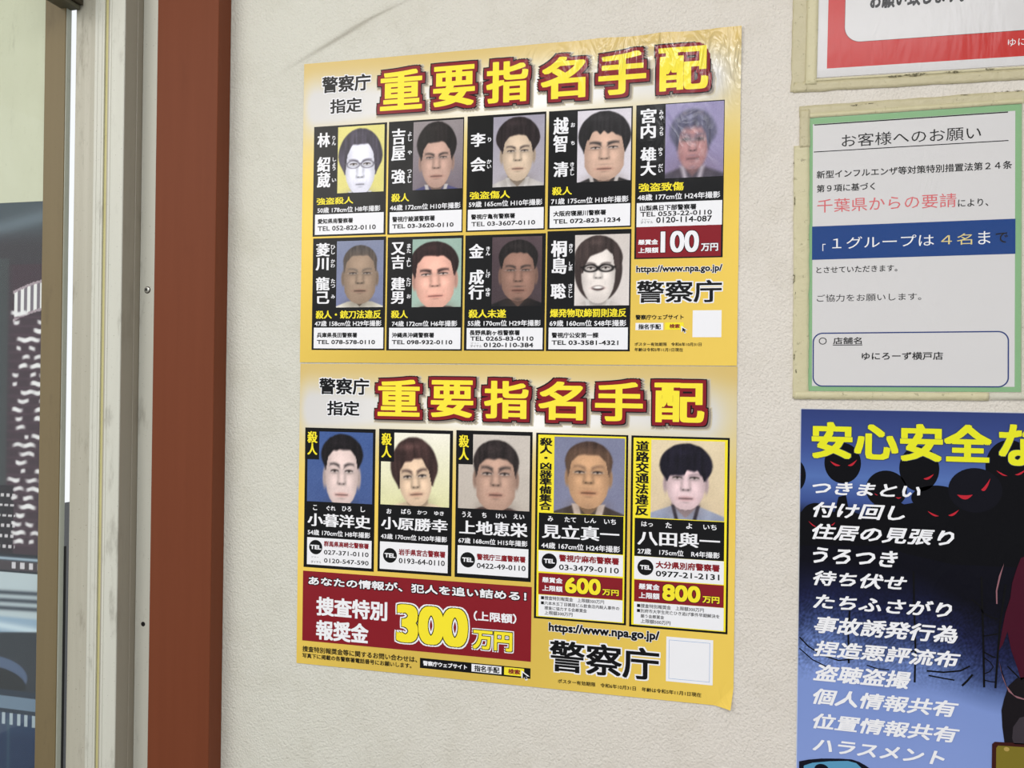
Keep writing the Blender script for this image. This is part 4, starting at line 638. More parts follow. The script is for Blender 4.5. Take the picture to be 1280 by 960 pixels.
def paint_portrait(p, W, Hh, seed):
    """W x Hh grid of printed colour; coordinates in widths of the picture, y down"""
    rs = np.random.RandomState(seed)
    X, Y = np.meshgrid((np.arange(W)) / (W - 1.0), np.arange(Hh) / (W - 1.0)); asp = (Hh - 1) / (W - 1.0)
    def vn(fx, fy, amp=1.):
        g = rs.rand(int(fy) + 2, int(fx) + 2); x = X * fx; y = Y / asp * fy
        xi = np.clip(x.astype(int), 0, int(fx)); yi = np.clip(y.astype(int), 0, int(fy)); a = ss(0, 1, x - xi); b = ss(0, 1, y - yi)
        return amp * ((g[yi, xi] * (1 - a) + g[yi, np.minimum(xi + 1, int(fx) + 1)] * a) * (1 - b) + (g[np.minimum(yi + 1, int(fy) + 1), xi] * (1 - a) + g[np.minimum(yi + 1, int(fy) + 1), np.minimum(xi + 1, int(fx) + 1)] * a) * b - .5)
    aa = 1.3 / W * p.get('soft', 1.0)
    A = lambda c: np.array(c, float)
    bgc = A(p['bg']); bg2 = A(p.get('bg2', p['bg'])); f = (Y / asp)[..., None]
    img = bgc * (1 - f) + bg2 * f; img = img + vn(5, 5, 8)[..., None]
    def lay(mask, col, op=1.0):
        nonlocal img
        m = np.clip(mask * op, 0, 1)[..., None]; img = img * (1 - m) + (A(col) if not isinstance(col, np.ndarray) or col.ndim == 1 else col) * m
    def inside(d, k=1.0): return 1 - ss(-aa * k, aa * k, d)
    ell = lambda cx, cy, a, b: (np.sqrt(((X - cx) / a) ** 2 + ((Y - cy) / b) ** 2) - 1) * min(a, b)
    cx, ht, hl, ey, ns, mo, ch, fw, hw = [p[k] for k in ('cx', 'ht', 'hl', 'ey', 'ns', 'mo', 'ch', 'fw', 'hw')]
    tl = p.get('tilt', 0.0)
    Xo, Yo = X, Y
    # head tilt about the chin
    xr = cx + (X - cx) * math.cos(tl) - (Y - ch) * math.sin(tl); yr = ch + (X - cx) * math.sin(tl) + (Y - ch) * math.cos(tl)
    skin = A(p['skin']); hair = A(p['hair']); sh = p.get('shade', .72)
    # shoulders
    sy = ch + p.get('sdrop', .02) - .07; slope = p.get('slope', .38)
    d = np.abs(X - cx); sho = (sy + np.maximum(d - fw * .75, 0) * slope + np.maximum(fw * .75 - d, 0) * -.1) - Y
    # long hair behind the neck
    X, Y = xr, yr
    if p.get('long'):
        lay(inside(np.maximum(ell(cx, (ht + ch) / 2, hw, (ch - ht) / 2 + p['long']), Y - (ch + p['long']))), hair)
    nd = np.maximum(np.abs(Xo - cx) - fw * p.get('neck', .62), -(Yo - (mo))) 
    X, Y = Xo, Yo
    lay(inside(sho), p['cloth'])
    fold = vn(9, 7, 26)[..., None]; m = inside(sho)[..., None]; img += fold * m
    lay(inside(np.maximum(nd, (Yo - (sy + p.get('vdepth', .16) - np.abs(Xo - cx) * 1.0)))), skin * sh)
    if 'collar' in p:
        t = np.abs(Xo - cx); dd = np.maximum(np.abs(t - (fw * .62 + (Yo - sy) * -.25)) - p.get('cw', .035), -(Yo - sy + .02))
        lay(inside(dd), p['collar'])
    X, Y = xr, yr
    # under-chin shade
    lay(inside(ell(cx, ch - .02, fw * .7, .1), 8), skin * sh * .72, .55)
    # back hair mass
    by = p.get('side', ey)          # how far the hair comes down at the sides
    hh = (by - ht); back = np.maximum(ell(cx, ht + hh * .62, hw, hh * .62), Y - by)
    wside = hw * np.sqrt(np.clip(1 - (np.clip(ht + hh * .62 - Y, 0, 1) / (hh * .62)) ** 2, 0, 1)) - aa * .3 + (fw * p.get('sidew', 1.0) - hw) * ss(ht + hh * .62, by + .03, Y) ** 1.2
    back = np.minimum(np.maximum(back, Y - (ht + hh * .62)), np.maximum(np.abs(X - cx) - wside, np.maximum(-(Y - ht - hh * .45), Y - by + vn(20, 2, .05))))
    jag = vn(26, 6, .03)
    lay(inside(back + jag * .5), hair)
    # ears
    if p.get('ears', 1):
        for s_ in (-1, 1):
            lay(inside(ell(cx + s_ * fw * 1.02, (ey + ns) / 2, fw * .13, (mo - ey) * .42)), skin * .86)
            lay(inside(ell(cx + s_ * fw * 1.03, (ey + ns) / 2, fw * .05, (mo - ey) * .25), 2), skin * .6, .5)
    # face outline
    top = min(hl, ht + .1) - .04; t = np.clip((Y - top) / (ch - top), 0, 1)
    jaw = p.get('jaw', 0.0)
    prof = np.interp(t, [0, .12, .3, .5, .66, .78, .88, .95, .985, 1], [.55, .86, .98, 1.0, .96, .87 + jaw, .70 + jaw, .48 + jaw * .7, .28, 0.0])
    face = np.maximum(np.abs(X - cx) - fw * prof, np.maximum(Y - ch, top - Y))
    fm = inside(face)
    lx = (X - cx) / fw; ly = (Y - ey) / (ch - ey)
    light = 1.06 - .26 * np.clip(np.abs(lx) - .45, 0, 1) ** 1.2 * 1.5 - .10 * ss(.5, 1, ly) + p.get('side_light', 0.0) * lx * .22
    light += .07 * np.exp(-((lx) / .35) ** 2 - ((Y - (hl + ey) / 2) / .12) ** 2) + .07 * np.exp(-((np.abs(lx) - .48) / .22) ** 2 - ((Y - (ey + ns) / 2 - .05) / .07) ** 2)
    light += vn(7, 9, .05)
    lay(fm, np.clip(light[..., None], .3, 1.3) * skin)
    # nose
    nh = ns - ey; L = lambda m, c, o=1.: lay(m * fm, c, o)
    g = lambda x, y, a, b: np.exp(-((X - x) / a) ** 2 - ((Y - y) / b) ** 2)
    L(g(cx - fw * .2, ey + nh * .45, fw * .09, nh * .5), skin * .72, .5); L(g(cx + fw * .2, ey + nh * .45, fw * .09, nh * .5), skin * .72, .5)
    L(g(cx, ey + nh * .5, fw * .08, nh * .5), np.minimum(skin * 1.15, 255), .5)
    L(g(cx, ns, fw * .2, .02), skin * .62, .75)
    for s_ in (-1, 1):
        L(g(cx + s_ * fw * .13, ns - .005, fw * .055, .014), skin * .35, .85)
        L(g(cx + s_ * fw * .24, ns - .02, fw * .05, .03), skin * .66, .6)
        L(g(cx + s_ * fw * .42, (ns + mo) / 2 + .01, fw * .06, .05), skin * .7, .12)
    # eyes and brows
    ew = fw * p.get('ew', .22); eh = p.get('eh', .024) * .82
    for s_ in (-1, 1):
        x = cx + s_ * fw * .43
        L(g(x, ey, ew * 1.5, .05), skin * .68, .5)
        L(inside(ell(x, ey, ew, eh)), (214, 206, 202), .85)
        L(inside(ell(x, ey, eh * .98, eh * .98)), (34, 26, 24))
        lid = np.abs(Y - (ey - eh * .85 + ((X - x) / ew) ** 2 * eh * .75)) - .009
        L(inside(np.maximum(lid, np.abs(X - x) - ew * 1.05)), (40, 28, 26), .9)
        L(g(x, ey + eh * 1.9, ew, .011), skin * .66, .5)
        bw = p.get('bw', .016); byy = ey - p.get('bd', .085) + p.get('ba', -.012) * ((X - x) * s_ / ew) + ((X - x) / ew) ** 2 * .012
        L(inside(np.maximum(np.abs(Y - byy) - bw * (1 - .35 * np.clip((X - x) * s_ / ew, -1, 1)), np.abs(X - x) - ew * 1.25), 2), hair * .9 + 12, p.get('bo', .9))
    # mouth
    mw = fw * p.get('mw', .34)
    lipc = A(p.get('lip', (skin * [.80, .60, .60])))
    L(inside(ell(cx, mo, mw * .92, .026), 2), lipc, .75)
    curve = mo + p.get('smile', 0.0) * -((X - cx) / mw) ** 2
    if p.get('teeth'):
        L(inside(ell(cx, mo, mw, .045)), (60, 40, 40)); L(inside(ell(cx, mo - .012, mw * .86, .026)), (245, 240, 236))
    if not p.get('teeth'): L(inside(np.maximum(np.abs(Y - curve) - .006, np.abs(X - cx) - mw)), skin * .32, .85)
    L(g(cx, mo + .055, mw * .6, .014), skin * .7, .5)
    if p.get('stubble'):
        L(np.maximum(g(cx, (ns + mo) / 2 + .01, mw * .9, .018), g(cx, ch - .04, mw * .8, .04)), hair + 10, p['stubble'])
    # front hair: everything of the head above the hairline
    xx = (X - cx) / fw
    line = hl + p.get('arch', .10) * np.clip(np.abs(xx) - .35, 0, 1) ** 1.5 + p.get('part', 0.0) * xx + (by - hl) * (.25 * ss(.45, .85, np.abs(xx)) + .75 * ss(.80, 1.0, np.abs(xx)))
    line = line + vn(p.get('strands', 14), 2, p.get('ragged', .03))
    top_m = np.maximum(Y - line, back)
    hm = inside(top_m, 1.6)
    sheen = 1 + .5 * np.exp(-((X - cx + .06) / .16) ** 2 - ((Y - ht - .12) / .05) ** 2) * p.get('sheen', .6) + vn(30, 4, .5)
    lay(hm, np.clip(hair * sheen[..., None], 0, 255), p.get('hop', 1.0))
    if p.get('buzz'): lay(hm * ss(hl - .16, hl, Y), skin * .75, .35)
    # spectacles
    if p.get('glasses'):
        gr, gw, gc = p['glasses']
        for s_ in (-1, 1):
            e = ell(cx + s_ * fw * .45, ey + .005, fw * .40, gr); lay(inside(np.abs(e) - gw), gc)
        lay(inside(np.maximum(np.abs(Y - ey + .01) - gw, np.abs(X - cx) - fw * .1)), gc)
        lay(inside(np.maximum(np.abs(Y - ey + .015) - gw, np.abs(np.abs(X - cx) - fw * .93) - fw * .1)), gc)
    if p.get('veil'): img = img * (1 - p['veil']) + A(p['bg']) * p['veil']  # purple reflection haze blended into the printed colours
    img = img + rs.randn(*X.shape)[..., None] * 3
    g_ = img.mean(-1, keepdims=True); img = g_ + (img - g_) * .86
    return np.clip(img, 3, 255)

def grid_print(name, box, img, z, kind, parent, warp):
    """a printed picture: a fine grid whose points carry the ink colour"""
    Hh, W, _ = img.shape; x0, y0, x1, y1 = box
    X, Y = np.meshgrid(np.linspace(x0, x1, W), np.linspace(y1, y0, Hh))
    h = z * LAYER + SHEET + warp(X, Y)
    V = np.c_[X.ravel(), -h.ravel(), Y.ravel()] / 1000
    i = np.arange(W * Hh).reshape(Hh, W)
    F = np.stack([i[1:, :-1], i[1:, 1:], i[:-1, 1:], i[:-1, :-1]], -1).reshape(-1, 4)
    return mesh_obj(name, V, F, [printed(kind)], parent, cols=lin(img.reshape(-1, 3)))

# ------------------------------------------------------------------ the setting
def box(name, x0, x1, y0, y1, z0, z1, mat, parent=None, bevel=0.0, seg=2, kind=None):
    V = [(x, y, z) for x in (x0, x1) for y in (y0, y1) for z in (z0, z1)]
    F = [(0, 1, 3, 2), (4, 6, 7, 5), (0, 4, 5, 1), (2, 3, 7, 6), (0, 2, 6, 4), (1, 5, 7, 3)]
    import bmesh
    bm = bmesh.new(); vs = [bm.verts.new(v) for v in V]
    for f in F: bm.faces.new([vs[i] for i in f])
    bmesh.ops.recalc_face_normals(bm, faces=bm.faces)
    if bevel: bmesh.ops.bevel(bm, geom=list(bm.edges), offset=bevel, segments=seg, affect='EDGES', profile=.6)
    me = bpy.data.meshes.new(name); bm.to_mesh(me); bm.free(); me.materials.append(mat)
    o = bpy.data.objects.new(name, me); COL.objects.link(o)
    if parent is not None: o.parent = parent
    if kind: o['kind'] = kind
    return o
def profile(name, pts, z0, z1, mat, parent):
    """an extruded metal section: pts = (x, y) outline in plan, run from z0 to z1"""
    n = len(pts); V = [(x, y, z0) for x, y in pts] + [(x, y, z1) for x, y in pts]
    F = [[i, (i + 1) % n, n + (i + 1) % n, n + i] for i in range(n)] + [list(range(n))[::-1], list(range(n, 2 * n))]
    o = mesh_obj(name, V, F, [mat], parent)
    return o

def wall_mat():
    m, t, b = nt('cream_stucco_wall')
    v = coord(t)
    big = noise(t, v, 2.2, 4, .6); mid = noise(t, v, 16, 4, .65)
    c = mixc(t, big, tuple(lin((212, 206, 195))), tuple(lin((224, 217, 209))))
    # window light tinted into the colour: cooler and greener towards it, warmer to the right
    s = t.nodes.new('ShaderNodeSeparateXYZ'); t.links.new(v, s.inputs[0])
    g = maprange(t, s.outputs[0], -.1, .55)
    c = mixc(t, mth(t, 'SUBTRACT', 1.0, g), c, tuple(lin((211, 210, 199))))
    dirt = ramp(t, mid, [(.30, (.88, .87, .84)), (.52, (1, 1, 1))])
    c = mixc(t, .6, c, dirt, 'MULTIPLY')
    # a smear running up to the right, and a few scuffs
    sm = spot(t, .045, Z0 + .757, .055, .0028, math.radians(25)); sm2 = spot(t, .10, Z0 + .782, .05, .0016, math.radians(20))
    c = mixc(t, mth(t, 'MULTIPLY', mth(t, 'ADD', sm, mth(t, 'MULTIPLY', sm2, .5)), .55), c, tuple(lin((128, 120, 104))))
    sc = mth(t, 'MULTIPLY', maprange(t, noise(t, coord(t, (1, 1, 3)), 240, 2, .7), .62, .75), spot(t, .12, Z0 + .765, .05, .012))
    c = mixc(t, mth(t, 'MULTIPLY', sc, .6), c, tuple(lin((110, 104, 92))))
    pits = maprange(t, noise(t, v, 420, 1, .5), .30, .22)
    c = mixc(t, mth(t, 'MULTIPLY', pits, .25), c, tuple(lin((120, 114, 100))))
    t.links.new(c, b.inputs['Base Color']); b.inputs['Roughness'].default_value = .62; b.inputs['Specular IOR Level'].default_value = .25
    h1 = noise(t, coord(t, (1, 1, .75), (0, .5, 0)), 360, 3, .6, .5)
    vo = t.nodes.new('ShaderNodeTexVoronoi'); vo.inputs['Scale'].default_value = 430; t.links.new(v, vo.inputs['Vector'])
    h = mth(t, 'ADD', mth(t, 'MULTIPLY', h1, 1.0), mth(t, 'MULTIPLY', vo.outputs['Distance'], -.35))
    n1 = bump(t, h, .9, .0016, None)
    bump(t, noise(t, v, 9, 2), .3, .004, b, n1)
    return m
def painted(name, c1, c2, rough=.45, spec=.4, grime=.35, stretch=.08, bumpd=.0004, dirtc=(70, 64, 52), gscale=60):
    m, t, b = nt(name)
    v = coord(t, (1, 1, stretch)); n = noise(t, v, gscale, 4, .6)
    c = mixc(t, n, tuple(lin(c1)), tuple(lin(c2)))
    g = maprange(t, noise(t, coord(t, (1, 1, .25)), 38, 5, .7), .56, .74)
    g2 = maprange(t, noise(t, coord(t), 420, 2, .6), .68, .74)
    c = mixc(t, mth(t, 'MULTIPLY', mth(t, 'MAXIMUM', g, g2), grime), c, tuple(lin(dirtc)))
    t.links.new(c, b.inputs['Base Color']); b.inputs['Roughness'].default_value = rough; b.inputs['Specular IOR Level'].default_value = spec
    bump(t, n, .4, bumpd, b); return m
def plain(name, c, rough=.5, metal=0.0, spec=.4):
    m, t, b = nt(name); b.inputs['Base Color'].default_value = (*lin(c), 1)
    b.inputs['Roughness'].default_value = rough; b.inputs['Metallic'].default_value = metal; b.inputs['Specular IOR Level'].default_value = spec
    v = coord(t); bump(t, noise(t, v, 300, 2), .1, .0003, b); return m

XWL = -.186
WM = wall_mat()
box('wall_back', XWL - .02, 3.2, 0.0, .12, 0, 2.72, WM, kind='structure')
box('floor', -2.5, 3.2, -4.5, .0, -.05, 0, painted('grey_floor_tile', (120, 112, 102), (135, 128, 118), .4), kind='structure')
box('ceiling', -2.5, 3.2, -4.5, .0, 2.72, 2.78, plain('white_ceiling', (220, 218, 212), .8), kind='structure')
# ground outside, seen only through the gap of the door
box('ground', -8, 4, .14, 12, -.2, -.12, painted('asphalt', (58, 58, 60), (80, 80, 80), .9), kind='structure')

# brown timber post against the wall
bm_ = painted('brown_painted_post', (106, 55, 33), (116, 62, 39), .5, .12, .12, .04, .0003, (80, 40, 24), 90)
box('trim_1', -.1863, -.1007, -.0271, .0, 0, 2.72, bm_, None, .0012, 2, 'structure')

# aluminium frame of the sliding door
ALW = painted('weathered_white_aluminium', (188, 188, 177), (206, 206, 194), .42, .45, .45, .03, .0003, (110, 104, 88))
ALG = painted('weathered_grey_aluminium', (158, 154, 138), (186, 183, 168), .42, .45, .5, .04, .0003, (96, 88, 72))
ALS = painted('shaded_aluminium_side', (150, 143, 128), (160, 154, 138), .4, .5, .15, .02, .0002)  # aluminium darkened in colour for the shaded right-facing side
OLV = painted('olive_bronze_stile', (106, 92, 60), (118, 103, 72), .45, .4, .25, .03, .0002, (66, 56, 38))
SEAL = painted('aged_yellow_sealant', (176, 168, 112), (196, 190, 140), .6, .3, .4, .1, .0006, (120, 112, 64), 140)
ZT = 2.3
fr = empty('door_1', (0, 0, 0), kind='structure')
fr['label'] = 'sliding door with weathered aluminium frame beside the brown post'
def sec(name, pts, mat, z0=0.0, z1=ZT): return profile(name, [(x, y) for x, y in pts], z0, z1, mat, fr)
# flange against the wall that carries the screws
sec('frame_flange', [(-.2246, .0), (-.2246, -.0035), (-.2241, -.0042), (-.1892, -.0042), (-.1886, -.0036), (-.1886, .0)], ALW)
# the return with its two grooves, its shade put into a darker colour
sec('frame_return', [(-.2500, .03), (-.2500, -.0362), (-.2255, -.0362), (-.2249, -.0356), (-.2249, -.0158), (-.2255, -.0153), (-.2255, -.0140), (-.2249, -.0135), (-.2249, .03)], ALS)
# white face with fine beads
sec('frame_face', [(-.2472, -.036), (-.2472, -.0374), (-.2445, -.0374), (-.2441, -.0368), (-.2432, -.0368), (-.2428, -.0376), (-.2262, -.0376), (-.2251, -.0370), (-.2251, -.036)], ALW)
# sealant bead, then the jamb of two tones
sec('sealant_bead', [(-.2543, -.030), (-.2543, -.0352), (-.2525, -.0361), (-.2490, -.0361), (-.2473, -.0352), (-.2473, -.030)], SEAL)
sec('jamb_face', [(-.2684, -.02), (-.2684, -.0372), (-.2646, -.0372), (-.2642, -.0366), (-.2628, -.0366), (-.2624, -.0372), (-.2582, -.0372), (-.2578, -.0366), (-.2566, -.0366), (-.2562, -.0372), (-.2546, -.0372), (-.2546, -.02)], ALW)
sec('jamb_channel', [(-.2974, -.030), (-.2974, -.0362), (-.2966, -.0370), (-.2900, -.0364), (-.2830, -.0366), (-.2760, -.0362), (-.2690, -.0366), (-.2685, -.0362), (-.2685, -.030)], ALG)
# the leaf: bright edge lip, olive stile, glass
leaf = box('leaf_edge', -.3136, -.3034, -.0455, -.0372, 0, ZT, painted('bright_aluminium_lip', (160, 164, 152), (184, 188, 176), .3, .6, .3, .02), fr, .0008)
box('leaf_stile', -.3345, -.3042, -.0469, -.0400, 0, ZT, OLV, fr, .0006)
box('weather_strip', -.3052, -.3030, -.0380, -.0340, 0, 1.33, plain('dark_rubber', (34, 34, 34), .6), fr, .0004)
# header rail and the closer arm bracket reaching into the room
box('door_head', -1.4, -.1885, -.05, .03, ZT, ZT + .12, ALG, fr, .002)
br = box('closer_bracket', -.3150, -.2860, -.1100, -.0380, 2.0115, 2.05, plain('dark_bronze_metal', (64, 58, 44), .5, .3), fr, .0015)
box('closer_bracket_lip', -.3120, -.2900, -.1090, -.0385, 2.0060, 2.0115, plain('bracket_lip_metal', (96, 94, 78), .5, .4), fr, .001)  # lip in a lighter metal tone than the bracket

# screw and empty screw hole on the flange
def disc(name, cx, cz, y0, y1, r, mat, parent, n=28, dome=0.0):
    V = []; F = []
    for k, (rr, yy) in enumerate(((r, y0), (r, y1), (r * .8, y1 - dome * .6), (0.35 * r, y1 - dome))):
        for i in range(n):
            a = 2 * math.pi * i / n; V.append((cx + rr * math.cos(a), yy, cz + rr * math.sin(a)))
    for k in range(3):
        for i in range(n): F.append([k * n + i, (k + 1) * n + i, (k + 1) * n + (i + 1) % n, k * n + (i + 1) % n])
    F.append([3 * n + i for i in range(n)])
    return mesh_obj(name, V, F, [mat], parent, smooth=False)
SX, SZ = -.2136, Z0 + .4566
screw = disc('screw', SX, SZ, -.0040, -.0048, .0037, plain('zinc_screw', (214, 214, 206), .25, .6), fr, dome=.0009)
disc('screw_ring', SX + .0005, SZ - .0004, -.0040, -.0044, .0046, plain('screw_rim_dark', (58, 54, 46), .7), fr)  # dark disc around the screw head, a little off centre
import itertools
V = []; F = []
for a in (math.radians(38), math.radians(128)):
    ca, sa = math.cos(a), math.sin(a); n = len(V)
    for u, w in ((-.0022, -.0007), (.0022, -.0007), (.0022, .0007), (-.0022, .0007)):
        V.append((SX + u * ca - w * sa, -.00605 - n * 1e-6, SZ + u * sa + w * ca))
    F.append([n, n + 1, n + 2, n + 3])
mesh_obj('cross_slot', V, F, [plain('slot_black', (12, 12, 12), .8)], screw)
hx, hz = -.2124, Z0 + .0301
disc('screw_hole', hx, hz, -.0040, -.00435, .0030, plain('hole_black', (14, 13, 12), .9), fr)

# leaf glass with a frosted film above and, behind it, the big night photograph
def glass_mat(name, tint=(1, 1, 1), gl=.08, rough=.02):
    m = bpy.data.materials.new(name); m.use_nodes = True; t = m.node_tree; t.nodes.clear()
    o = t.nodes.new('ShaderNodeOutputMaterial'); mx = t.nodes.new('ShaderNodeMixShader'); tr = t.nodes.new('ShaderNodeBsdfTransparent')
    g = t.nodes.new('ShaderNodeBsdfGlossy'); g.inputs['Roughness'].default_value = rough; tr.inputs[0].default_value = (*tint, 1)
    fr_ = t.nodes.new('ShaderNodeLayerWeight'); fr_.inputs[0].default_value = .5
    k = mth(t, 'ADD', mth(t, 'MULTIPLY', mth(t, 'POWER', fr_.outputs['Facing'], 4.0), .35), .02 + gl)
    t.links.new(k, mx.inputs[0]); t.links.new(tr.outputs[0], mx.inputs[1]); t.links.new(g.outputs[0], mx.inputs[2]); t.links.new(mx.outputs[0], o.inputs[0])
    return m, t, g
gm, gt, gg = glass_mat('clear_glass', (.97, .99, .98), .0)
box('glass_pane', -1.20, -.3340, -.0440, -.0400, 0.06, ZT, gm, fr)
box('frosted_film', -1.20, -.3342, -.0395, -.0390, Z0 + .567, ZT, painted('grimy_cream_film', (196, 193, 170), (208, 205, 184), .4, .4, .35, .6, .0003, (120, 116, 96), 30), fr)
# city at night, printed
def city():
    W, Hh = 130, 620                      # covers 130 mm x 800 mm of print, right edge first in view
    rs = np.random.RandomState(7); X, Y = np.meshgrid(np.linspace(0, 1, W), np.linspace(0, 1, Hh)); img = np.zeros((Hh, W, 3))
    A = np.array
    def L(m, c, o=1.):
        nonlocal img
        m = np.clip(m * o, 0, 1)[..., None]; img = img * (1 - m) + A(c, float) * m
    img[:] = (58, 52, 58)
    L(ss(.075, .03, Y), (70, 78, 86)); L(np.exp(-((Y - .055 + .03 * X) / .012) ** 2), (110, 120, 132), .7)
    L((X < .55) * (Y > .09) * (Y < .5) * 1., (66, 70, 72), .8)
    L(ss(.5, .62, X) * (Y > .10) * 1., (64, 46, 56))
    # round lit crown of a tower
    d = (Y - .125 - .035 * (1 - X) ** 1.5 * 2); cr = (np.abs(d - .02) < .022) & (X > .62)
    L(cr * 1., (120, 108, 120)); L((cr & ((X * 26).astype(int) % 2 == 0)) * 1., (236, 230, 232))
    L(((np.abs(d) < .002) | (np.abs(d - .043) < .002)) & (X > .60), (170, 150, 160))
    # lit windows in rows
    for r in range(27):
        y = .175 + r * .0135
        for _ in range(rs.randint(2, 6)):
            x = .62 + rs.rand() * .4; w = .025 + rs.rand() * .05
            L(np.exp(-((X - x) / w) ** 4 - ((Y - y - .0012 * np.sin(X * 40 + r)) / .0033) ** 4), (240, 234, 238), .95)
        L(np.exp(-((Y - y - .006) / .0012) ** 2) * (X > .55), (92, 66, 80), .6)
    for r in range(7):
        y = .455 + r * .016
        L((np.abs(Y - y) < .0022) * (X < .66) * (np.sin(X * 90 + r * 2) > -.3), (222, 214, 220), .9)
    L((Y > .44) * (Y < .56) * (X < .64) * (img.mean(-1) < 150), (34, 26, 34), .85)
    # car: pillar, roof streaks, windscreen, wheel, bonnet
    L((Y > .545) * 1., (30, 34, 44)); L((Y > .557) * (Y < .571) * 1., (70, 60, 66)); L((Y > .558) * (Y < .568) * (X > .6) * (np.sin(X * 60) > 0), (214, 206, 214))
    L(np.exp(-((Y - .553) / .0025) ** 2), (170, 188, 206)); L((Y > .574) * 1., (190, 200, 208))
    for y in (.604, .616, .628): L(np.exp(-((Y - y - .004 * (1 - X)) / .0035) ** 2), (50, 56, 68), .9)
    L(ss(.640, .646, Y), (150, 172, 196)); L(np.exp(-((Y - .652 - .01 * X) / .006) ** 2), (216, 228, 238), .8)
    L(ss(.672 - .0, .676, Y + .012 * X), (46, 50, 58)); 
    L(inside_ell(X, Y, .42, .735, .42, .030), (84, 98, 128)); L(inside_ell(X, Y, .36, .748, .46, .027), (30, 32, 36))
    L((Y > .755) * 1., (40, 50, 66)); L((Y > .765) * (Y < .785) * 1., (112, 130, 152)); L((Y > .79) * 1., (58, 72, 100))
    L((np.abs(Y - .80) < .009) * (np.sin(X * 70) > .2), (196, 206, 214), .85)
    L(ss(.815, .83, Y), (54, 66, 94)); L(ss(.90, .93, Y), (34, 38, 52)); L(np.exp(-((Y - .925) / .002) ** 2), (120, 124, 130)); L(ss(.945, .95, Y), (36, 34, 30))
    L(np.exp(-((X - .62) / .02) ** 2) * (Y > .8), (90, 130, 130), .25)
    return np.clip(img, 4, 255)
def inside_ell(X, Y, cx, cy, a, b): return 1 - ss(.96, 1.04, np.sqrt(((X - cx) / a) ** 2 + ((Y - cy) / b) ** 2))
cimg = city(); cimg = np.concatenate([cimg[:, ::-1], cimg], 1)
PAPER['city'] = dict(m=[(-.1, .3, .1, .3)], d=.0003, r=.3, s=.2)
def city_sheet():
    x0, x1, z0, z1 = -.5895, -.3345, Z0 - .262, Z0 + .570
    Hh, W, _ = cimg.shape
    X, Z = np.meshgrid(np.linspace(x0, x1, W), np.linspace(z1, z0, Hh)); V = np.c_[X.ravel(), np.full(W * Hh, -.0390), Z.ravel()]
    i = np.arange(W * Hh).reshape(Hh, W); F = np.stack([i[1:, :-1], i[1:, 1:], i[:-1, 1:], i[:-1, :-1]], -1).reshape(-1, 4)
    o = mesh_obj('night_city_poster', V, F, [printed('city')], None, cols=lin(cimg.reshape(-1, 3)))
    # thickness of the board
    n = len(V)
    tag(o, 'printed night city photograph with lit tower windows and a car behind the door glass', 'poster')
    bb = box('poster_backing', -1.15, x1, -.0385, -.0360, .3, z1, plain('grey_board', (60, 58, 60), .8), o)
    return o
city_sheet()

# ------------------------------------------------------------------ build the sheets on the wall
def rrect(x0, y0, x1, y1, r, corners='abcd', n=10):
    pts = []
    for k, (cx, cy, a0) in zip('abcd', ((x0 + r, y0 + r, 180), (x1 - r, y0 + r, 270), (x1 - r, y1 - r, 0), (x0 + r, y1 - r, 90))):
        if k in corners and r > 0:
            pts += [(cx + r * math.cos(math.radians(a0 + 90 * i / n)), cy + r * math.sin(math.radians(a0 + 90 * i / n))) for i in range(n + 1)]
        else: pts.append((x0 if k in 'ad' else x1, y0 if k in 'ab' else y1))
    return pts
def warp_of(name):
    if name == 'upper':
        return lambda u, v: .5 * np.sin(u / 95.0) * np.sin(v / 110.0 + .6) * .6 + .7
    if name == 'lower':
        return lambda u, v: .4 * np.sin(u / 110.0 + 1) * np.sin(v / 120.0) * .6 + .6
    return lambda u, v: 0.0 * u + .3
def sheet_base(name, x0, y0, x1, y1, colf, parent, warp, cell=4.0, curl=None, pname='paper'):
    nx = int((x1 - x0) / cell); ny = int((y1 - y0) / cell)
    X, Y = np.meshgrid(np.linspace(x0, x1, nx + 1), np.linspace(y0, y1, ny + 1))
    h = SHEET + warp(X, Y)
    if curl is not None: dX, dY, dh = curl(X, Y); h = h + dh
    else: dX = dY = 0
    i = np.arange((nx + 1) * (ny + 1)).reshape(ny + 1, nx + 1)
    F = np.stack([i[:-1, :-1], i[:-1, 1:], i[1:, 1:], i[1:, :-1]], -1).reshape(-1, 4).tolist()
    V = np.c_[(X + dX).ravel(), -h.ravel(), (Y + dY).ravel()]
    C = colf(X, Y).reshape(-1, 3)
    # rim going back towards the wall: the sheet's edge
    loop = list(i[0, :]) + list(i[1:, -1]) + list(i[-1, -2::-1]) + list(i[-2:0:-1, 0]); n0 = len(V)
    R = V[loop].copy(); R[:, 1] = np.minimum(R[:, 1] + .22, -.02) 
    for k in range(len(loop)): F.append([loop[(k + 1) % len(loop)], loop[k], n0 + k, n0 + (k + 1) % len(loop)])
    V = np.r_[V, R]; C = np.r_[C, np.tile(np.array([[226., 214, 170]]), (len(R), 1)) * .9]
    return mesh_obj(pname, V / 1000, F, [printed(name)], parent, cols=lin(np.clip(C, 0, 255)))

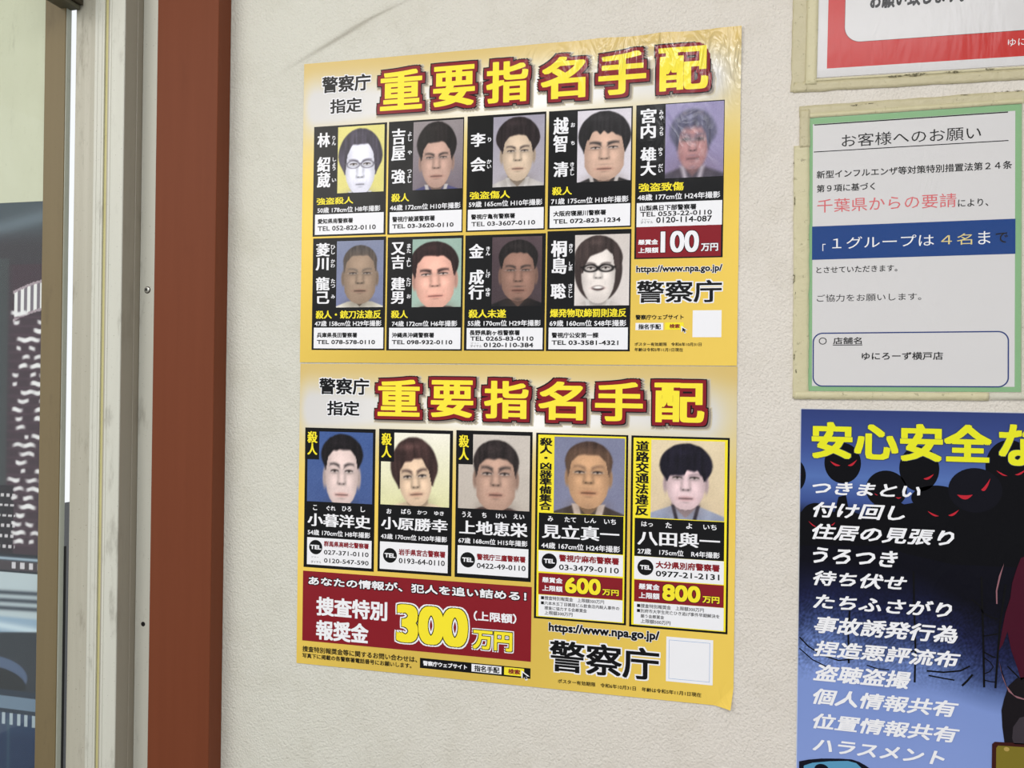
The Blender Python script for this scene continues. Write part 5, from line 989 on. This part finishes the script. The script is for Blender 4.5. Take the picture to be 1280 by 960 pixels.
def gold(name):
    def f(X, Y):
        w, h = 514., 364.
        t = 1 - Y / h; u = X / w
        g = np.stack([np.full_like(X, 222.), np.full_like(X, 190.), np.full_like(X, 86.)], -1)
        g = g * (1 + .05 * np.sin(u * 5 + t * 3))[..., None]
        mt = ss(.34, .08, t)[..., None]; g = g * (1 - mt) + np.array([212., 184, 112]) * mt
        # pale silver glow of the header
        k = np.exp(-((t - .15) / .085) ** 2) * ss(-.02, .03, u) * (1 - .75 * ss(.93, 1.0, u)) * (.75 + .25 * np.cos((u - .05) * 6.3) ** 2)
        sil = np.array([228., 226, 224.]) * (1 - .08 * np.cos(u * 6.28))[..., None]
        k2 = (ss(.02, .10, t) * ss(.46, .22, t))[..., None] * .6
        g = g * (1 - k2) + np.array([218., 204, 158]) * k2
        k = np.clip(k * 1.3, 0, 1)[..., None]
        g = g * (1 - k) + sil * k
        g = g * (1 + .04 * ss(.5, 0, np.abs(t - .5)))[..., None]
        return g
    return f
def curl_lower(X, Y):
    k = np.clip(1 - ((514 - X) + Y) / 20.0, 0, 1); return -3.0 * k, 2.0 * k * 0 - 2.2 * k, 5.0 * k ** 1.3
def curl_upper(X, Y):
    k = np.exp(-((514 - X) ** 2 + (363 - Y) ** 2) / 45.0 ** 2)
    e = np.exp(-((363 - Y) / 8.0) ** 2) * (1.2 * np.sin(X / 11.0) * np.exp(-((X - 420) / 80.) ** 2))
    return 0 * X, e * .7, 1.0 * k + np.abs(e) * .6 + np.exp(-((514 - X) / 6) ** 2) * (.5 + .5 * np.sin(Y / 17.))

INFO = {
 'upper': ('wanted_poster', 'upper gold wanted poster with nine portrait panels and a crinkled glossy top corner', 'poster'),
 'lower': ('wanted_poster', 'lower gold wanted poster with five portrait panels above a dark red reward banner', 'poster'),
 'green': ('laminated_notice', 'laminated notice with a green border, blue band and yellowed tape edges', 'notice'),
 'red':   ('laminated_notice', 'laminated notice with a thick red rounded frame at the top of the wall', 'notice'),
 'blue':  ('warning_poster', 'blue and black warning poster with yellow title, white list and red-eyed shadow figures', 'poster')}
PART = {'upper': 'suspect_panel', 'lower': 'suspect_panel'}
PLAB = ['black and white portrait of a person in round glasses on yellow', 'portrait of a person in a blue jacket on grey',
        'portrait of a person with full dark hair in a pale shirt', 'portrait of a person with a dark fringe and dark jacket',
        'portrait of a person with a purple sheen painted into the print', 'portrait of a person with cropped hair in a white shirt',
        'portrait of a smooth-faced person with thick brows on green', 'dim portrait of a person with short hair and moustache',
        'black and white portrait of a smiling person with long hair and black glasses',
        'portrait of a person in a white shirt on bright blue', 'portrait of a person with tousled brown hair on cream',
        'portrait of a person with swept back hair in a dark shirt', 'portrait of a person with cropped hair in a brown jacket',
        'portrait of a person with a thick black fringe in a pale hooded top']
POSE = {}
for D in DATA:
    name, ox, oz, ang, w, h, items = D
    nm, label, cat = INFO[name]
    root = empty(nm, (ox / 1000, 0, Z0 + oz / 1000), (0, -ang, 0), label, cat)
    if nm == 'wanted_poster': root['group'] = 'wanted posters on the wall'
    POSE[name] = root
    warp = warp_of(name)
    if name in ('upper', 'lower'):
        sheet_base(name, 0, 0, w, h, gold(name), root, warp, 3.4, curl_upper if name == 'upper' else curl_lower)
    elif name == 'green':
        sheet_base(name, 0, 0, w, h, lambda X, Y: np.ones(X.shape + (3,)) * INK['green_print'], root, warp, 8)
    elif name == 'red':
        sheet_base(name, -10.5, -9, 297, 210, lambda X, Y: np.ones(X.shape + (3,)) * INK['paper_white'], root, warp, 8)
    elif name == 'blue':
        def colb(X, Y):
            t = 1 - Y / h; C = np.zeros(X.shape + (3,))
            pts = [0, .09, .16, .22, .27, .36, .45, .51, .57, .65, 1.0]
            r = [48, 62, 84, 60, 11, 9, 26, 50, 92, 124, 138]; g = [62, 80, 112, 80, 11, 9, 30, 62, 112, 146, 158]; b = [116, 142, 174, 140, 22, 20, 62, 104, 164, 204, 214]
            rs = np.random.RandomState(3); n = rs.rand(*X.shape)
            tt = t + .02 * np.sin(X / 18) * ss(.3, .5, t) - .08 * ss(90, 170, X) * ss(.30, .42, t) * ss(.72, .6, t)
            for k, a in enumerate((r, g, b)): C[..., k] = np.interp(tt, pts, a)
            n2 = np.sin(X * .9 + 3 * np.sin(Y * .23)) * np.sin(Y * .8 + 3 * np.sin(X * .31)) + (n - .5) * 1.4
            m = np.clip(ss(.38, .48, t) * ss(.66, .56, t), 0, 1)
            C *= (1 + .22 * n2 * m)[..., None]
            edge = (X < 1.0) | (Y > h - 1.0)
            C[edge] = (222, 224, 226)
            return np.clip(C, 3, 250)
        sheet_base(name, 0, 0, w, h, colb, root, warp, 1.15)
    groups = {}
    panels = {}
    for it in items:
        key = it[1]
        if it[0] in 'TG' and it[1] not in ('scratch_lines',):            # every line of lettering and every printed shape is a piece of its own
            key = it[1] + '#%d' % len(groups)
        groups.setdefault(key, []).append(it)
    def parent_of(path):
        if '/' not in path: return root
        return panels[path.split('/')[0]]
    for path in sorted(groups, key=lambda q: q.count('/')):
        its = groups[path]; leafn = path.split('/')[-1].split('#')[0]
        par = parent_of(path)
        if its[0][0] == 'P':
            _, _, pi, bx = its[0]
            ww = 84; hh = int(round(84 * (bx[3] - bx[1]) / (bx[2] - bx[0])))
            o = grid_print('portrait_photo', bx, paint_portrait(FACES[pi], ww, hh, 20 + pi), 2.6 if name == 'upper' else 3.6, name, par, warp)
            o['label'] = PLAB[pi]; continue
        s = Soup()
        for it in its:
            k = it[0]
            if k == 'R': s.rect(it[3], it[2], it[4] * LAYER)
            elif k == 'T': s.text(it[2], it[3], it[4], it[5], it[6], **it[7])
            elif k == 'O':
                n = 40; r = it[4]; c = it[3]
                s.add([(c[0] + r * math.cos(2 * math.pi * i / n), c[1] + r * math.sin(2 * math.pi * i / n)) for i in range(n)], [list(range(n))], it[2], it[5] * LAYER)
            elif k == 'G':
                P = it[3]
                Q = []
                for i in range(len(P)):                                   # trimmed at the sheet's left margin
                    A_, B_ = P[i - 1], P[i]
                    if (A_[0] >= 1) != (B_[0] >= 1): q = (1 - A_[0]) / (B_[0] - A_[0]); Q.append([1.0, A_[1] + q * (B_[1] - A_[1])])
                    if B_[0] >= 1: Q.append(B_)
                P = Q
                if len(P) < 3: continue
                a = sum(P[i][0] * P[(i + 1) % len(P)][1] - P[(i + 1) % len(P)][0] * P[i][1] for i in range(len(P)))
                s.add(P if a > 0 else P[::-1], [list(range(len(P)))], it[2], it[4] * LAYER)
            elif k == 'C':
                x0, y0, x1, y1 = it[3]
                P = [(0, 1), (.0, .2), (.22, .36), (.38, .02), (.58, .10), (.42, .44), (.72, .46)]
                P = [(x0 + a * (x1 - x0) * 1.2, y0 + b * (y1 - y0)) for a, b in P]
                s.add(P, [list(range(7))], it[2], it[4] * LAYER)
                cx = sum(p[0] for p in P) / 7; cy = sum(p[1] for p in P) / 7
                s.add([(cx + (a - cx) * 1.5, cy + (b - cy) * 1.5) for a, b in P], [list(range(7))], 'ink_white', (it[4] - .6) * LAYER)
            elif k == 'L':
                x0, y0, x1, y1 = it[3]; lw, z, r = it[4], it[5], it[6]
                a = rrect(x0, y0, x1, y1, r); b = rrect(x0 + lw, y0 + lw, x1 - lw, y1 - lw, max(r - lw, 0)); n = len(a)
                s.add(a + b, [[i, (i + 1) % n, n + (i + 1) % n, n + i] for i in range(n)], it[2], z * LAYER)
            elif k == 'F':
                x0, y0, x1, y1 = it[3]; ix, iy = it[4]; r = it[5]
                s.rect(it[3], 'ink_red', LAYER)
                P = rrect(ix, iy, x1 - ix, y1 - ix, r); s.add(P, [list(range(len(P)))], 'paper_white', 2 * LAYER)
                P2 = rrect(ix - .35, iy - .35, x1 - ix + .35, y1 - ix + .35, r); s.add(P2, [list(range(len(P2)))], 'plate_edge', 1.6 * LAYER)
        isp = leafn[0] == 'p' and leafn[1:].isdigit()
        o = s.build('suspect_panel' if isp else leafn, name, par, warp)
        if leafn == 'scratch_lines': o['kind'] = 'stuff'
        if '/' not in path: panels[path] = o

# ------------------------------------------------------------------ laminate pouches and yellowed tape on the two notices
def film_mat():
    m, t, g = glass_mat('laminate_film', (.985, .985, .97), .0, .2)
    n = t.nodes.new('ShaderNodeBump'); n.inputs['Strength'].default_value = .5; n.inputs['Distance'].default_value = .002
    t.links.new(noise(t, coord(t, (1, 1, .25)), 34, 3, .6, .4), n.inputs['Height']); t.links.new(n.outputs[0], g.inputs['Normal'])
    return m
def tape_mat(name, c1, c2, op):
    m = bpy.data.materials.new(name); m.use_nodes = True; t = m.node_tree; b = t.nodes['Principled BSDF']
    v = coord(t); n = noise(t, v, 70, 4, .65, .5)
    c = mixc(t, n, tuple(lin(c1)), tuple(lin(c2)))
    d = maprange(t, noise(t, v, 150, 4, .7), .60, .72); c = mixc(t, mth(t, 'MULTIPLY', d, .5), c, tuple(lin((104, 96, 66))))
    t.links.new(c, b.inputs['Base Color']); b.inputs['Roughness'].default_value = .38; b.inputs['Alpha'].default_value = op
    n1 = bump(t, noise(t, coord(t, (1, 1, 1), (0, .7, 0)), 55, 3, .6, 2.0), .5, .0022, None)
    bump(t, noise(t, v, 210, 3, .55, .6), .45, .0010, b, n1)
    return m
FILM = film_mat(); TAPE = tape_mat('yellowed_tape', (208, 200, 160), (224, 216, 178), .78); TAPE2 = tape_mat('stained_tape', (192, 182, 144), (212, 203, 168), .8)
CLR = tape_mat('pale_tape', (222, 220, 200), (232, 230, 214), .55)
def slab(name, x0, y0, x1, y1, h0, h1, mat, parent, ragged=0.0, seed=1, cell=3.0):
    """thin sheet with slightly torn edges, millimetres of the notice it belongs to"""
    rs = np.random.RandomState(seed)
    nx = max(2, int((x1 - x0) / cell)); ny = max(2, int((y1 - y0) / cell))
    X, Y = np.meshgrid(np.linspace(x0, x1, nx + 1), np.linspace(y0, y1, ny + 1))
    if ragged:
        for side in (0, -1):
            X[:, side] += np.convolve(rs.randn(ny + 1 + 4), np.ones(5) / 5, 'valid') * ragged
            Y[side, :] += np.convolve(rs.randn(nx + 1 + 4), np.ones(5) / 5, 'valid') * ragged
    H = h1 + (rs.rand(*X.shape) - .5) * .12
    n = X.size; i = np.arange(n).reshape(X.shape)
    V = np.r_[np.c_[X.ravel(), -H.ravel(), Y.ravel()], np.c_[X.ravel(), np.full(n, -h0), Y.ravel()]]
    F = np.stack([i[:-1, :-1], i[:-1, 1:], i[1:, 1:], i[1:, :-1]], -1).reshape(-1, 4).tolist()
    loop = list(i[0, :]) + list(i[1:, -1]) + list(i[-1, -2::-1]) + list(i[-2:0:-1, 0])
    for k in range(len(loop)): F.append([loop[(k + 1) % len(loop)], loop[k], n + loop[k], n + loop[(k + 1) % len(loop)]])
    return mesh_obj(name, V / 1000, F, [mat], parent, smooth=True)
g = POSE['green']; r = POSE['red']
slab('laminate_film', -4, -8, 214, 295, 1.15, 1.3, FILM, g, cell=10)
slab('laminate_film', -20, -12, 300, 212, 1.15, 1.3, FILM, r, cell=10)
# green notice: tape down the left, along the top, along the foot
slab('tape_strip', -12, -7.5, 3.5, 258, .05, 1.5, TAPE, g, .5, 2)['label'] = 'yellowed tape down the side'
slab('tape_strip', -6.2, 256, 4, 296, .05, 1.62, TAPE2, g, .3, 3)
slab('tape_strip', -6.5, 288.2, 216, 299.5, .05, 1.45, TAPE2, g, .55, 4)['label'] = 'stained tape with dirt along its top edge'
slab('tape_strip', -5, 286.6, 206, 291.5, .05, 1.55, TAPE, g, .12, 41)
slab('tape_strip', -11, -8.8, 174, -.6, .05, 1.58, TAPE, g, .22, 5)['label'] = 'yellowed tape along the foot'
slab('tape_strip', 174.5, -8.0, 216, -.8, .05, 1.45, CLR, g, .1, 6)
slab('tape_strip', 203.4, -7, 216, 296, .05, 1.4, CLR, g, .1, 7)
# red notice
slab('tape_strip', -35.5, -22.5, -19.5, 210, .05, 1.1, TAPE2, r, .55, 8)['label'] = 'broad yellowed tape down the side'
slab('tape_strip', -21, -16, -9.8, 210, .05, 1.5, TAPE, r, .1, 9)
slab('tape_strip', -33, -23.5, 300, -12.4, .05, 1.1, TAPE2, r, .5, 10)['label'] = 'broad stained tape along the foot'
slab('tape_strip', -20, -12.6, 300, -10.4, .05, 1.5, TAPE, r, .25, 11)
# dark dirt caught along the tape edges
def smear(pts, parent, seed):
    rs = np.random.RandomState(seed); V = []; F = []
    for cx, cy, a, b in pts:
        n = 14; k = len(V); V.append((cx, -1.75, cy))
        for i in range(n):
            q = 2 * math.pi * i / n; e = .7 + .5 * rs.rand(); V.append((cx + a * e * math.cos(q), -1.75, cy + b * e * math.sin(q)))
        F += [[k, k + 1 + i, k + 1 + (i + 1) % n] for i in range(n)]
    m = MC.get('dirt')
    if m is None:
        m = MC['dirt'] = bpy.data.materials.new('edge_dirt'); m.use_nodes = True; t = m.node_tree; b_ = t.nodes['Principled BSDF']
        b_.inputs['Base Color'].default_value = (*lin((96, 90, 66)), 1); b_.inputs['Roughness'].default_value = .8
        t.links.new(maprange(t, noise(t, coord(t), 320, 4, .7), .42, .62, 0, .85), b_.inputs['Alpha'])
    return mesh_obj('dirt_smear', np.array(V) / 1000, F, [m], parent)
smear([(66, -12.6, 8, 1.4), (86, -12.2, 11, 1.8), (120, -12.0, 9, 1.3), (152, -11.6, 7, 1.1)], r, 1)
smear([(185, 299.5, 9, .8), (197, 299.2, 7, 1.1), (150, 299, 6, .5), (48, 296.5, 7, .9), (60, 297, 9, .5), (-12, 236, .8, 6), (-11, 200, .8, 8), (-11.5, 118, 1.2, 5), (-10, 100, .8, 4), (-11, 36, 1.0, 4), (-9, 20, .8, 3)], g, 2)
